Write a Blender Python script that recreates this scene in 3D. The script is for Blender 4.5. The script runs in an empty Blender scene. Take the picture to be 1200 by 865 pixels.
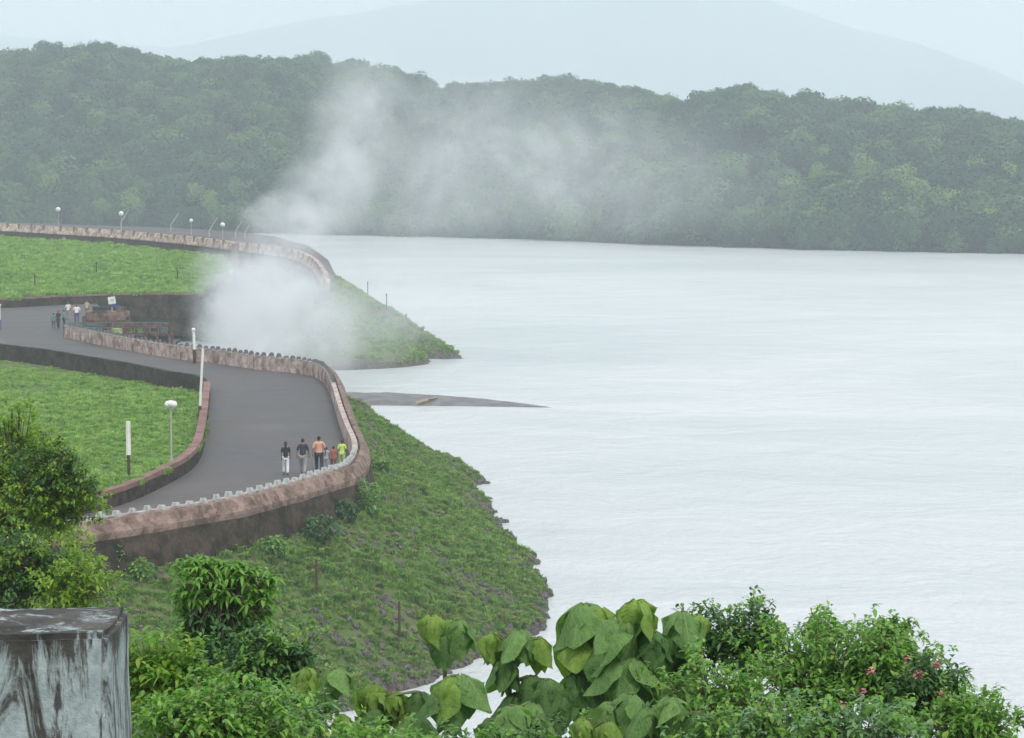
import bpy, bmesh, math, random
import numpy as np
from mathutils import Vector, Matrix, Euler, noise as mnoise
from mathutils.geometry import delaunay_2d_cdt
R = math.radians
rnd = random.Random(7)
sc = bpy.context.scene
col = sc.collection

# ------------------------------------------------------------------ camera
CAM = Vector((0, 0, 21.5)); F = 3000.0; PITCH = math.atan(262.5 / F)
cam = bpy.data.objects.new('camera', bpy.data.cameras.new('camera')); col.objects.link(cam)
cam.location = CAM; cam.rotation_euler = (math.pi / 2 - PITCH, 0, 0)
cam.data.sensor_width = 36; cam.data.lens = 90; cam.data.clip_start = 0.1; cam.data.clip_end = 20000
sc.camera = cam

# ------------------------------------------------------------------ light, sky, exposure
SUN_EL, SUN_AZ = R(58), R(150)          # azimuth clockwise from +Y (view direction)
world = bpy.data.worlds.new('World'); sc.world = world; world.use_nodes = True
wn = world.node_tree; wn.nodes.clear()
wo = wn.nodes.new('ShaderNodeOutputWorld'); bg = wn.nodes.new('ShaderNodeBackground')
sky = wn.nodes.new('ShaderNodeTexSky'); sky.sky_type = 'NISHITA'; sky.sun_disc = False
sky.sun_elevation = SUN_EL; sky.sun_rotation = SUN_AZ; sky.dust_density = 4.0; sky.air_density = 1.0
ov = wn.nodes.new('ShaderNodeMix'); ov.data_type = 'RGBA'; ov.inputs[0].default_value = 0.8
ov.inputs[7].default_value = (9.0, 9.4, 9.7, 1)       # even overcast cloud layer
wn.links.new(sky.outputs[0], ov.inputs[6]); wn.links.new(ov.outputs[2], bg.inputs[0])
bg.inputs[1].default_value = 0.1
wn.links.new(bg.outputs[0], wo.inputs[0])
sd = bpy.data.lights.new('sun', 'SUN'); sd.energy = 1.5; sd.angle = R(10); sd.color = (1, 0.96, 0.9)
sun = bpy.data.objects.new('sun', sd); col.objects.link(sun); sun.location = (0, 0, 150)
sdir = Vector((math.sin(SUN_AZ) * math.cos(SUN_EL), math.cos(SUN_AZ) * math.cos(SUN_EL), math.sin(SUN_EL)))
sun.rotation_euler = sdir.to_track_quat('Z', 'Y').to_euler()
sc.view_settings.view_transform = 'Standard'; sc.view_settings.look = 'None'
sc.view_settings.exposure = 0.40; sc.view_settings.gamma = 1
sc.cycles.volume_bounces = 2; sc.cycles.max_bounces = 6; sc.cycles.transparent_max_bounces = 12

# ------------------------------------------------------------------ helpers
_fw = Vector((0, math.cos(PITCH), -math.sin(PITCH))); _up = Vector((0, math.sin(PITCH), math.cos(PITCH)))
def ray(u, v):
    return _fw + Vector((1, 0, 0)) * ((u - 600) / F) + _up * ((432.5 - v) / F)
def at_z(u, v, z):
    r = ray(u, v); return CAM + r * ((z - CAM.z) / r.z)
def at_d(u, v, d):
    r = ray(u, v); return CAM + r * (d / r.y)

def link(o, parent=None):
    col.objects.link(o)
    if parent: o.parent = parent
    return o
def tag(o, label=None, cat=None, group=None, kind=None):
    if label: o['label'] = label
    if cat: o['category'] = cat
    if group: o['group'] = group
    if kind: o['kind'] = kind
    return o
def empty(name, loc, rz=0, s=1.0):
    o = bpy.data.objects.new(name, None); o.location = loc; o.rotation_euler = (0, 0, rz); o.scale = (s, s, s)
    o.empty_display_size = 0.1
    return link(o)
def mesh_obj(name, verts, faces, mat, parent=None, smooth=False, mats=None, midx=None):
    me = bpy.data.meshes.new(name); me.from_pydata([tuple(v) for v in verts], [], faces)
    for m in (mats or [mat]): me.materials.append(m)
    if midx is not None: me.polygons.foreach_set('material_index', np.array(midx, dtype=np.int32))
    if smooth: me.polygons.foreach_set('use_smooth', np.ones(len(me.polygons), dtype=bool))
    me.update()
    return link(bpy.data.objects.new(name, me), parent)
class MB:
    def __init__(s): s.v = []; s.f = []
    def add(s, vs, fs):
        n = len(s.v); s.v += [tuple(v) for v in vs]; s.f += [tuple(i + n for i in f) for f in fs]; return s
    def box(s, c, d, rz=0, M=None):
        x, y, z = d[0] / 2, d[1] / 2, d[2] / 2
        vs = [Vector(p) for p in ((-x,-y,-z),(x,-y,-z),(x,y,-z),(-x,y,-z),(-x,-y,z),(x,-y,z),(x,y,z),(-x,y,z))]
        rot = M or Matrix.Rotation(rz, 3, 'Z')
        return s.add([rot @ v + Vector(c) for v in vs], [(0,3,2,1),(4,5,6,7),(0,1,5,4),(1,2,6,5),(2,3,7,6),(3,0,4,7)])
    def tube(s, pts, rads, n=8, cap=True):
        pts = [Vector(p) for p in pts]; rings = []
        for i, p in enumerate(pts):
            t = (pts[min(i + 1, len(pts) - 1)] - pts[max(i - 1, 0)]).normalized()
            a = Vector((0, 1, 0)) if abs(t.y) < 0.9 else Vector((1, 0, 0))
            b = t.cross(a).normalized(); c = t.cross(b)
            rings.append([p + (b * math.cos(k * 2 * math.pi / n) + c * math.sin(k * 2 * math.pi / n)) * rads[i] for k in range(n)])
        vs = [q for r in rings for q in r]; fs = []
        for i in range(len(pts) - 1):
            for k in range(n):
                fs.append((i*n+k, i*n+(k+1) % n, (i+1)*n+(k+1) % n, (i+1)*n+k))
        if cap:
            fs.append(tuple(range(n))[::-1]); fs.append(tuple(range((len(pts)-1)*n, len(pts)*n)))
        return s.add(vs, fs)
    def ball(s, c, r, nu=12, nv=8):
        c = Vector(c); r = Vector(r) if hasattr(r, '__len__') else Vector((r, r, r)); vs = []; fs = []
        for j in range(nv + 1):
            th = math.pi * j / nv
            for i in range(nu):
                ph = 2 * math.pi * i / nu
                vs.append((c.x + r.x*math.sin(th)*math.cos(ph), c.y + r.y*math.sin(th)*math.sin(ph), c.z + r.z*math.cos(th)))
        for j in range(nv):
            for i in range(nu):
                fs.append((j*nu+i, (j+1)*nu+i, (j+1)*nu+(i+1) % nu, j*nu+(i+1) % nu))
        return s.add(vs, fs)
    def build(s, name, mat, parent=None, smooth=False):
        return mesh_obj(name, s.v, s.f, mat, parent, smooth)

# ------------------------------------------------------------------ materials
def nn(nt, t, **kw):
    n = nt.nodes.new(t)
    for k, v in kw.items(): setattr(n, k, v)
    return n
def base_mat(name):
    m = bpy.data.materials.new(name); m.use_nodes = True; nt = m.node_tree
    b = nt.nodes['Principled BSDF']; return m, nt, b
def noise_node(nt, scale, detail=5, rough=0.6, stretch=(1, 1, 1), dist=0.0, coord='Object'):
    tc = nn(nt, 'ShaderNodeTexCoord'); mp = nn(nt, 'ShaderNodeMapping'); mp.inputs['Scale'].default_value = stretch
    nz = nn(nt, 'ShaderNodeTexNoise'); nz.inputs['Scale'].default_value = scale; nz.inputs['Detail'].default_value = detail
    nz.inputs['Roughness'].default_value = rough; nz.inputs['Distortion'].default_value = dist
    nt.links.new(tc.outputs[coord], mp.inputs[0]); nt.links.new(mp.outputs[0], nz.inputs['Vector'])
    return nz
def ramp(nt, src, stops):
    r = nn(nt, 'ShaderNodeValToRGB'); e = r.color_ramp.elements
    while len(e) < len(stops): e.new(0.5)
    for i, (p, c) in enumerate(stops):
        e[i].position = p; e[i].color = (*c, 1) if len(c) == 3 else c
    nt.links.new(src, r.inputs[0]); return r
def mix(nt, fac, a, b, mode='MIX'):
    m = nn(nt, 'ShaderNodeMix', data_type='RGBA', blend_type=mode)
    for i, s in ((0, fac), (6, a), (7, b)):
        if isinstance(s, (int, float)): m.inputs[i].default_value = s
        elif isinstance(s, tuple): m.inputs[i].default_value = (*s, 1)
        else: nt.links.new(s, m.inputs[i])
    return m.outputs[2]
def simple(name, c, rough=0.8, c2=None, scale=3.0, bump=0.0, bscale=12.0, stretch=(1, 1, 1), contrast=(0.35, 0.65), metal=0.0):
    m, nt, b = base_mat(name)
    b.inputs['Roughness'].default_value = rough; b.inputs['Metallic'].default_value = metal
    b.inputs['Specular IOR Level'].default_value = 0.3
    if c2:
        nz = noise_node(nt, scale, stretch=stretch)
        r = ramp(nt, nz.outputs[0], [(contrast[0], c), (contrast[1], c2)]); nt.links.new(r.outputs[0], b.inputs['Base Color'])
    else:
        nz = noise_node(nt, scale)
        r = ramp(nt, nz.outputs[0], [(0.3, tuple(x * 0.85 for x in c)), (0.7, tuple(min(1, x * 1.12) for x in c))])
        nt.links.new(r.outputs[0], b.inputs['Base Color'])
    if bump:
        n2 = noise_node(nt, bscale); bp = nn(nt, 'ShaderNodeBump'); bp.inputs['Distance'].default_value = bump
        nt.links.new(n2.outputs[0], bp.inputs['Height']); nt.links.new(bp.outputs[0], b.inputs['Normal'])
    return m
def leaf_mat(name, cols, trans=0.35, rough=0.5, per='island', big=None):
    """leaf: colour differs from leaf to leaf (or instance to instance)"""
    m, nt, b = base_mat(name)
    if per == 'island':
        g = nn(nt, 'ShaderNodeNewGeometry'); src = g.outputs['Random Per Island']
    else:
        g = nn(nt, 'ShaderNodeObjectInfo'); src = g.outputs['Random']
    st = [(i / (len(cols) - 1), c) for i, c in enumerate(cols)]
    r = ramp(nt, src, st); c = r.outputs[0]
    if big:
        nz = noise_node(nt, big[0]); rr = ramp(nt, nz.outputs[0], [(0.38, big[1]), (0.62, big[2])])
        c = mix(nt, 1.0, c, rr.outputs[0], 'MULTIPLY')
    nt.links.new(c, b.inputs['Base Color']); b.inputs['Roughness'].default_value = rough
    b.inputs['Specular IOR Level'].default_value = 0.35
    tr = nn(nt, 'ShaderNodeBsdfTranslucent'); nt.links.new(mix(nt, 1.0, c, (1.0, 1.25, 0.6), 'MULTIPLY'), tr.inputs[0])
    ms = nn(nt, 'ShaderNodeMixShader'); ms.inputs[0].default_value = trans
    nt.links.new(b.outputs[0], ms.inputs[1]); nt.links.new(tr.outputs[0], ms.inputs[2])
    nt.links.new(ms.outputs[0], nt.nodes['Material Output'].inputs['Surface'])
    return m

M = {}
M['asphalt'] = simple('asphalt', (0.095, 0.085, 0.085), 0.85, (0.15, 0.13, 0.128), 0.5, 0.01, 30)
def asphalt_mat():
    m, nt, b = base_mat('worn_asphalt')
    n1 = noise_node(nt, 0.16, 5, 0.6, dist=.5); n2 = noise_node(nt, 9, 4, 0.8); n3 = noise_node(nt, 1.1, 7, 0.7, dist=.8)
    c = ramp(nt, n1.outputs[0], [(.35, (.055, .052, .054)), (.65, (.125, .112, .11))]).outputs[0]
    c = mix(nt, 1.0, c, ramp(nt, n2.outputs[0], [(.3, (.7,)*3), (.7, (1.3,)*3)]).outputs[0], 'MULTIPLY')
    c = mix(nt, ramp(nt, n3.outputs[0], [(.66, (0, 0, 0)), (.72, (.6, .6, .6))]).outputs[0], c, (.16, .14, .125))
    nt.links.new(c, b.inputs['Base Color'])
    nt.links.new(ramp(nt, n1.outputs[0], [(.38, (.55,)*3), (.6, (.85,)*3)]).outputs[0], b.inputs['Roughness']); b.inputs['Specular IOR Level'].default_value = .3
    return m
M['asphalt'] = asphalt_mat()
M['coping'] = simple('coping_stone', (0.26, 0.19, 0.17), 0.9, (0.58, 0.5, 0.45), 2.0, 0.02, 10)
def rubble_mat(name, c1, c2, sc_, joint=.45, bump=.03):
    m, nt, b = base_mat(name); tc = nn(nt, 'ShaderNodeTexCoord')
    vo = nn(nt, 'ShaderNodeTexVoronoi'); vo.inputs['Scale'].default_value = sc_; ve = nn(nt, 'ShaderNodeTexVoronoi', feature='DISTANCE_TO_EDGE'); ve.inputs['Scale'].default_value = sc_
    nt.links.new(tc.outputs['Object'], vo.inputs['Vector']); nt.links.new(tc.outputs['Object'], ve.inputs['Vector'])
    sp_ = nn(nt, 'ShaderNodeSeparateColor'); nt.links.new(vo.outputs['Color'], sp_.inputs[0]); nz = noise_node(nt, 1.0, 7, .7)
    av = nn(nt, 'ShaderNodeMath', operation='MULTIPLY_ADD'); av.inputs[1].default_value = .2; nt.links.new(sp_.outputs[0], av.inputs[0]); 
    s2 = nn(nt, 'ShaderNodeMath', operation='SUBTRACT'); s2.inputs[1].default_value = .10; nt.links.new(nz.outputs[0], s2.inputs[0]); nt.links.new(s2.outputs[0], av.inputs[2])
    c = ramp(nt, av.outputs[0], [(.35, c1), (.65, c2)]).outputs[0]
    j = ramp(nt, ve.outputs[0], [(.0, (joint,)*3), (.09, (1, 1, 1))]).outputs[0]
    nt.links.new(mix(nt, 1.0, c, j, 'MULTIPLY'), b.inputs['Base Color']); b.inputs['Roughness'].default_value = .92; b.inputs['Specular IOR Level'].default_value = .15
    bp = nn(nt, 'ShaderNodeBump'); bp.inputs['Distance'].default_value = bump; nt.links.new(j, bp.inputs['Height']); nt.links.new(bp.outputs[0], b.inputs['Normal'])
    return m
M['coral'] = rubble_mat('brown_pink_masonry', (0.11, 0.072, 0.058), (0.30, 0.215, 0.18), 3.6, .78, .02)
M['pinkstone'] = rubble_mat('pale_pink_masonry', (0.26, 0.17, 0.14), (0.7, 0.56, 0.49), 2.6, .7)
M['darkwall'] = rubble_mat('mossy_and_shadow_masonry', (0.018, 0.017, 0.010), (0.08, 0.056, 0.043), 3.0, .7, .03)  # moss-brown wall stone, also the painted shadow under the crest parapet
M['redkerb'] = simple('red_brown_kerb', (0.15, 0.075, 0.065), 0.9, (0.27, 0.16, 0.14), 1.0, 0.03, 8)
M['toothstone'] = simple('weathered_grey_stone', (0.22, 0.25, 0.25), 0.9, (0.58, 0.6, 0.57), 2.5)
M['toothdark'] = simple('dark_stone', (0.07, 0.07, 0.075), 0.9, (0.2, 0.2, 0.21), 2.0)
M['white'] = simple('white_paint', (0.75, 0.75, 0.72), 0.6)
M['globe'] = simple('milky_globe', (0.78, 0.77, 0.74), 0.35)
M['postgrey'] = simple('grey_paint', (0.4, 0.4, 0.38), 0.6)
M['rust'] = simple('rusty_iron', (0.05, 0.03, 0.028), 0.85, (0.2, 0.105, 0.08), 2.5)
M['teal'] = simple('teal_paint', (0.03, 0.09, 0.1), 0.7, (0.09, 0.2, 0.2), 3)
M['darkiron'] = simple('dark_iron', (0.03, 0.035, 0.04), 0.7)
M['blue'] = simple('blue_paint', (0.05, 0.08, 0.25), 0.6)
M['wood'] = simple('brown_wood', (0.08, 0.045, 0.03), 0.9)
M['bark'] = simple('bark', (0.09, 0.07, 0.05), 0.95, (0.17, 0.14, 0.11), 8, 0.01, 30)
M['stem'] = simple('green_stem', (0.08, 0.12, 0.035), 0.7, (0.14, 0.15, 0.06), 12)
M['rock'] = simple('wet_rock', (0.06, 0.057, 0.05), 0.8, (0.2, 0.19, 0.165), 1.5, 0.05, 8)
M['spit'] = simple('wet_stone_bar', (0.10, 0.10, 0.105), 0.6, (0.2, 0.19, 0.19), 0.8, 0.05, 3)
M['channel'] = simple('churned_channel_water', (0.16, 0.2, 0.21), 0.3, (0.4, 0.44, 0.45), 0.5, 0.2, 2)
M['skin'] = simple('brown_skin', (0.25, 0.13, 0.08), 0.6)
M['hair'] = simple('black_hair', (0.012, 0.011, 0.012), 0.5)
M['blossom'] = simple('pink_blossom', (0.3, 0.12, 0.12), 0.7, (0.45, 0.25, 0.22), 20)

# ground with grass, soil and stones
def ground_mat(name, g1, g2, soil, soil_amt, sc_=0.6):
    m, nt, b = base_mat(name)
    n1 = noise_node(nt, sc_, 8, 0.7); n2 = noise_node(nt, sc_ * 7, 6, 0.75); n3 = noise_node(nt, sc_ * 1.9, 8, 0.8, dist=0.6)
    g = ramp(nt, n1.outputs[0], [(0.35, g1), (0.65, g2)]).outputs[0]
    g = mix(nt, 1.0, g, ramp(nt, n2.outputs[0], [(0.3, (0.55,)*3), (0.7, (1.3,)*3)]).outputs[0], 'MULTIPLY')
    f = ramp(nt, n3.outputs[0], [(soil_amt, (0, 0, 0)), (soil_amt + 0.08, (1, 1, 1))]).outputs[0]
    c = mix(nt, f, soil, g)
    # bare wet stones just above the water
    tc = nn(nt, 'ShaderNodeTexCoord'); sx = nn(nt, 'ShaderNodeSeparateXYZ'); nt.links.new(tc.outputs['Object'], sx.inputs[0])
    ad = nn(nt, 'ShaderNodeMath', operation='MULTIPLY_ADD'); ad.inputs[1].default_value = -1.0; nt.links.new(n1.outputs[0], ad.inputs[0]); nt.links.new(sx.outputs[2], ad.inputs[2])
    mr = nn(nt, 'ShaderNodeMapRange'); mr.inputs[1].default_value = 0.0; mr.inputs[2].default_value = 0.7
    nt.links.new(ad.outputs[0], mr.inputs[0])
    st = ramp(nt, n2.outputs[0], [(0.4, (0.07, 0.062, 0.058)), (0.6, (0.21, 0.19, 0.17))]).outputs[0]
    c = mix(nt, mr.outputs[0], st, c)
    nt.links.new(c, b.inputs['Base Color']); b.inputs['Roughness'].default_value = 0.95; b.inputs['Specular IOR Level'].default_value = 0.1
    bp = nn(nt, 'ShaderNodeBump'); bp.inputs['Distance'].default_value = 0.25; nt.links.new(n2.outputs[0], bp.inputs['Height'])
    nt.links.new(bp.outputs[0], b.inputs['Normal'])
    return m
M['bank'] = ground_mat('embankment_ground', (0.11, 0.19, 0.05), (0.18, 0.28, 0.07), (0.18, 0.165, 0.10), 0.42)
M['meadow'] = ground_mat('grass_ground', (0.12, 0.24, 0.05), (0.2, 0.33, 0.08), (0.15, 0.18, 0.07), 0.33)
M['hillground'] = ground_mat('forest_floor', (0.02, 0.035, 0.015), (0.035, 0.055, 0.02), (0.05, 0.045, 0.03), 0.3, 0.05)
M['mountain'] = simple('far_mountain', (0.035, 0.06, 0.035), 0.95, (0.06, 0.09, 0.05), 0.01)

def water_mat():
    m, nt, b = base_mat('silty_lake_water')
    big = noise_node(nt, 0.02, 7, 0.6, (0.7, 1.0, 1), 1.2)
    c = ramp(nt, big.outputs[0], [(0.34, (0.52, 0.56, 0.57)), (0.62, (0.64, 0.66, 0.67))]).outputs[0]
    nt.links.new(c, b.inputs['Base Color'])
    b.inputs['Roughness'].default_value = 0.22; b.inputs['IOR'].default_value = 1.33
    n1 = noise_node(nt, 1.3, 7, 0.7, (1.5, 0.8, 1), .4); n2 = noise_node(nt, 0.14, 4, 0.6, (0.9, 0.8, 1), .5)
    b1 = nn(nt, 'ShaderNodeBump'); b1.inputs['Distance'].default_value = 0.12; nt.links.new(n1.outputs[0], b1.inputs['Height'])
    b2 = nn(nt, 'ShaderNodeBump'); b2.inputs['Distance'].default_value = 0.5; nt.links.new(n2.outputs[0], b2.inputs['Height'])
    nt.links.new(b1.outputs[0], b2.inputs['Normal']); nt.links.new(b2.outputs[0], b.inputs['Normal'])
    return m
M['water'] = water_mat()

def concrete_mat():
    m, nt, b = base_mat('whitewashed_concrete_with_algae')
    st = noise_node(nt, 3.8, 10, 0.78, (3.0, 3.0, 0.8), 0.7)
    fine = noise_node(nt, 26, 6, 0.7)
    big = noise_node(nt, 4.0, 5, 0.6)
    tc = nn(nt, 'ShaderNodeTexCoord'); sx = nn(nt, 'ShaderNodeSeparateXYZ'); nt.links.new(tc.outputs['Object'], sx.inputs[0])
    # algae gathers near the top edge: drips from the coping
    mr = nn(nt, 'ShaderNodeMapRange'); mr.inputs[1].default_value = 20.44 - 0.07; mr.inputs[2].default_value = 20.44; mr.inputs[3].default_value = 0.0; mr.inputs[4].default_value = 0.10
    nt.links.new(sx.outputs[2], mr.inputs[0])
    a = nn(nt, 'ShaderNodeMath', operation='ADD'); nt.links.new(st.outputs[0], a.inputs[0]); nt.links.new(mr.outputs[0], a.inputs[1])
    a2 = nn(nt, 'ShaderNodeMath', operation='MULTIPLY_ADD'); a2.inputs[1].default_value = 0.14; nt.links.new(fine.outputs[0], a2.inputs[0]); nt.links.new(a.outputs[0], a2.inputs[2])
    lime = ramp(nt, fine.outputs[0], [(0.3, (0.22, 0.27, 0.28)), (0.7, (0.45, 0.52, 0.53))]).outputs[0]
    alg = ramp(nt, big.outputs[0], [(0.35, (0.018, 0.02, 0.018)), (0.65, (0.11, 0.105, 0.10))]).outputs[0]
    f = ramp(nt, a2.outputs[0], [(0.56, (0, 0, 0)), (0.65, (1, 1, 1))]).outputs[0]
    nt.links.new(mix(nt, f, lime, alg), b.inputs['Base Color']); b.inputs['Roughness'].default_value = 0.95
    b.inputs['Specular IOR Level'].default_value = 0.15
    bp = nn(nt, 'ShaderNodeBump'); bp.inputs['Distance'].default_value = 0.006; nt.links.new(fine.outputs[0], bp.inputs['Height'])
    nt.links.new(bp.outputs[0], b.inputs['Normal'])
    return m
M['concrete'] = concrete_mat()

# ------------------------------------------------------------------ polylines
def smooth_line(pts, step):
    """Catmull-Rom through world points, resampled at even steps"""
    P = [Vector(p) for p in pts]; P = [P[0] * 2 - P[1]] + P + [P[-1] * 2 - P[-2]]; out = []
    for i in range(1, len(P) - 2):
        a, b, c, d = P[i-1:i+3]; n = max(2, int((c - b).length / 0.2))
        for k in range(n):
            t = k / n
            out.append(0.5 * ((2*b) + (c-a)*t + (2*a-5*b+4*c-d)*t*t + (3*b-a-3*c+d)*t**3))
    out.append(P[-2]); res = [out[0]]; acc = 0
    for i in range(1, len(out)):
        acc += (out[i] - out[i-1]).length
        if acc >= step: res.append(out[i]); acc = 0
    return res
def normals2d(L, side=1):
    N = []
    for i in range(len(L)):
        t = L[min(i+2, len(L)-1)] - L[max(i-2, 0)]; t.z = 0; t.normalize()
        N.append(Vector((t.y, -t.x, 0)) * side)
    return N
def sweep(name, L, N, prof, mat, parent=None, jit=0.0, closed=True):
    """prof: list of (outward offset, height above line point)"""
    vs = []; fs = []; n = len(prof)
    for i, p in enumerate(L):
        for (o, h) in prof:
            q = p + N[i] * o + Vector((0, 0, h))
            if jit:
                w = mnoise.noise_vector(q * 1.3) * jit; q = q + w
            vs.append(q)
    for i in range(len(L) - 1):
        for k in range(n if closed else n - 1):
            fs.append((i*n+k, i*n+(k+1) % n, (i+1)*n+(k+1) % n, (i+1)*n+k))
    if closed:
        fs.append(tuple(range(n))[::-1]); fs.append(tuple(range((len(L)-1)*n, len(L)*n)))
    o = mesh_obj(name, vs, fs, mat, parent)
    bm = bmesh.new(); bm.from_mesh(o.data); bmesh.ops.recalc_face_normals(bm, faces=bm.faces); bm.to_mesh(o.data); bm.free()
    return o

ROAD_Z = 6.0
O_px = [(75,381),(110,388),(150,396),(200,404),(247,409),(297,416),(339,420),(368,425),(383,436),(390,455),(396,475),
        (404,497),(411,513),(412,528),(401,543),(367,555),(325,567),(269,581),(200,593),(120,605),(20,619),(-140,640)]
O_raw = [at_z(u, v, 7.0) for u, v in O_px]
O = smooth_line(O_raw, 0.25); O_N = normals2d(O, -1)
# make sure the normals look away from the island
isl_c = Vector((-26, 145, 7))
if (O[len(O)//3] - isl_c).dot(O_N[len(O)//3]) < 0: O_N = [-n for n in O_N]
I_px = [(-140,615,6.7),(0,598,6.7),(100,583,6.7),(148,571,6.7),(192,552,6.7),(222,535,6.7),(236,518,6.7),(242,491,6.7),(245,465,6.6),(246,450,6.4),
        (238,441,6.25),(222,437,6.2),(200,434,6.15),(150,424,6.15),(100,416,6.15),(50,408,6.15),(0,402,6.15),(-140,384,6.15)]
I = smooth_line([at_z(*p) for p in I_px], 0.5); I_N = normals2d(I, 1)
if (I[len(I)//3] - isl_c).dot(I_N[len(I)//3]) < 0: I_N = [-n for n in I_N]
B_px = [(-140,353),(0,350),(60,347),(150,344),(242,344)]
B = smooth_line([at_z(u, v, 6.9) for u, v in B_px], 1.0)
U_px = [(-140,253,10.7),(0,262,10.5),(90,267,10.4),(150,271,10.3),(220,277,10.2),(272,283,10.1),(312,287.5,10.0),(345,293,9.8),(368,303,9.4),(380,318,8.8),(384,330,8.0)]
U = smooth_line([at_z(*p) for p in U_px], 1.0); U_N = normals2d(U, 1)
if U_N[5].y > 0: U_N = [-n for n in U_N]
U2 = [at_z(*p) for p in [(-140,252,9.4),(0,260.5,9.4),(200,267,9.2),(270,271,9.1),(322,277,8.9),(362,288,8.6),(385,305,8.1),(393,322,7.4)]]

# ------------------------------------------------------------------ water, hills, mountain
def sheet(name, x0, x1, y0, y1, z, mat, nx=1, ny=1):
    xs = np.linspace(x0, x1, nx + 1); ys = np.linspace(y0, y1, ny + 1)
    vs = [(x, y, z) for y in ys for x in xs]
    fs = [(j*(nx+1)+i, j*(nx+1)+i+1, (j+1)*(nx+1)+i+1, (j+1)*(nx+1)+i) for j in range(ny) for i in range(nx)]
    return mesh_obj(name, vs, fs, mat)
tag(sheet('water', -1900, 1900, 40, 4250, 0.0, M['water']), kind='structure')

def fbm(x, y, s, o=4, seed=0.0):
    return mnoise.fractal(Vector((x * s + seed, y * s - seed, seed)), 1.0, 2.0, o)
def interp(x, tab):
    return float(np.interp(x, [t[0] for t in tab], [t[1] for t in tab]))
SHORE = [(-900, 262), (0, 271), (320, 273), (600, 279), (850, 289), (1000, 293), (1200, 297), (2000, 315)]       # waterline, by column
RIDGE = [(-900, 80), (-300, 62), (0, 66), (70, 64), (130, 64), (200, 75), (260, 73), (330, 80), (420, 84), (470, 92), (520, 104), (600, 106), (640,100), (700, 112), (760, 118),
         (800, 128), (830, 118), (870, 116), (930, 128), (1000, 130), (1060, 136), (1120, 130), (1160, 140), (1200, 146), (1600, 150), (2000, 140)]
def shore_d(u): return 21.5 * F / (interp(u, SHORE) - 170)
def hill_pt(u, t):
    """t 0 at the waterline, 1 at the ridge, beyond 1 the back"""
    d0 = shore_d(u); d1 = d0 + interp(u, [(-300, 130), (330, 150), (360, 230), (800, 230), (1300, 200)])
    v = interp(u, RIDGE) + 4; zr = 21.5 + d1 * (170 - v) / F - 6.0
    d = d0 + (d1 - d0) * t
    z = zr * (math.sin(min(t, 1) * math.pi / 2) ** 0.9 if t > 0 else t * 0.6) if t <= 1 else zr - zr * (t - 1) * 0.9
    x = (u - 600) / F * d
    z += fbm(x, d, 0.02, 4, 3.3) * 4.0 * min(max(t, 0) * 3, 1)
    return Vector((x, d, z))
us = np.linspace(-900, 2000, 146); ts = np.concatenate([[-0.08], np.linspace(0, 1.8, 37)])
vs = [hill_pt(u, t) for t in ts for u in us]; nu = len(us)
fs = [(j*nu+i, j*nu+i+1, (j+1)*nu+i+1, (j+1)*nu+i) for j in range(len(ts)-1) for i in range(nu-1)]
tag(mesh_obj('hills', vs, fs, M['hillground'], smooth=True), kind='structure')

def mountain(name, ridge, d0, d1, seed):
    vs = []; fs = []; us = np.linspace(-800, 2000, 200); n = len(us); rows = 26
    for j in range(rows):
        t = j / (rows - 1)
        for u in us:
            v = interp(u, ridge); d = d0 + (d1 - d0) * t
            zr = 21.5 + d1 * 0.9 * (170 - v) / F
            s = math.sin(min(t / 0.85, 1.0) * math.pi / 2) if t < 0.85 else 1 - (t - 0.85) * 2
            x = (u - 600) / F * d1 * 0.93
            vs.append((x, d, max(zr, 3) * s + fbm(x, d, 0.004, 6, seed) * 16 * s))
    for j in range(rows - 1):
        for i in range(n - 1): fs.append((j*n+i, j*n+i+1, (j+1)*n+i+1, (j+1)*n+i))
    return tag(mesh_obj(name, vs, fs, M['mountain'], smooth=True), kind='structure')
mountain('mountain', [(-3500, 60), (-800, 60), (0, 40), (220, 55), (420, 20), (600, -20), (760, -38), (860, -10), (930, 15), (1040, 58), (1120, 92), (1200, 132), (1350, 150), (4500, 120)], 2400, 4000, 5.1)

# ------------------------------------------------------------------ embankment ground
def seg_dist(X, Y, pts):
    """distance to a polyline and z of its nearest point"""
    best = np.full(X.shape, 1e9); zz = np.zeros(X.shape)
    for a, b in zip(pts[:-1], pts[1:]):
        dx, dy = b[0]-a[0], b[1]-a[1]; L2 = dx*dx + dy*dy + 1e-9
        t = np.clip(((X-a[0])*dx + (Y-a[1])*dy) / L2, 0, 1)
        D = np.hypot(X - a[0] - t*dx, Y - a[1] - t*dy); m = D < best
        best[m] = D[m]; zz[m] = (a[2] + t*(b[2]-a[2]))[m]
    return best, zz
def inside(X, Y, poly):
    r = np.zeros(X.shape, bool); n = len(poly)
    for i in range(n):
        x1, y1 = poly[i][0], poly[i][1]; x2, y2 = poly[(i+1) % n][0], poly[(i+1) % n][1]
        c = ((y1 > Y) != (y2 > Y)) & (X < (x2-x1) * (Y-y1) / ((y2-y1) or 1e-9) + x1); r ^= c
    return r
road_back = [at_z(u, v, ROAD_Z) for u, v in [(112, 352), (60, 357.5), (0, 360.5), (-140, 364)]]
P1 = [Vector((p.x, p.y, 0)) for p in O[::2]][::-1] + [Vector((p.x, p.y, 0)) for p in road_back]
P2 = [Vector((p.x, p.y, p.z)) for p in U] + U2[::-1]
SPINE = [tuple(at_d(u, v, d)) for u, v, d in [(386, 324, 268), (430, 348, 266), (455, 363, 264), (500, 392, 261), (528, 409, 258.5), (542, 419, 258)]]
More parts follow.
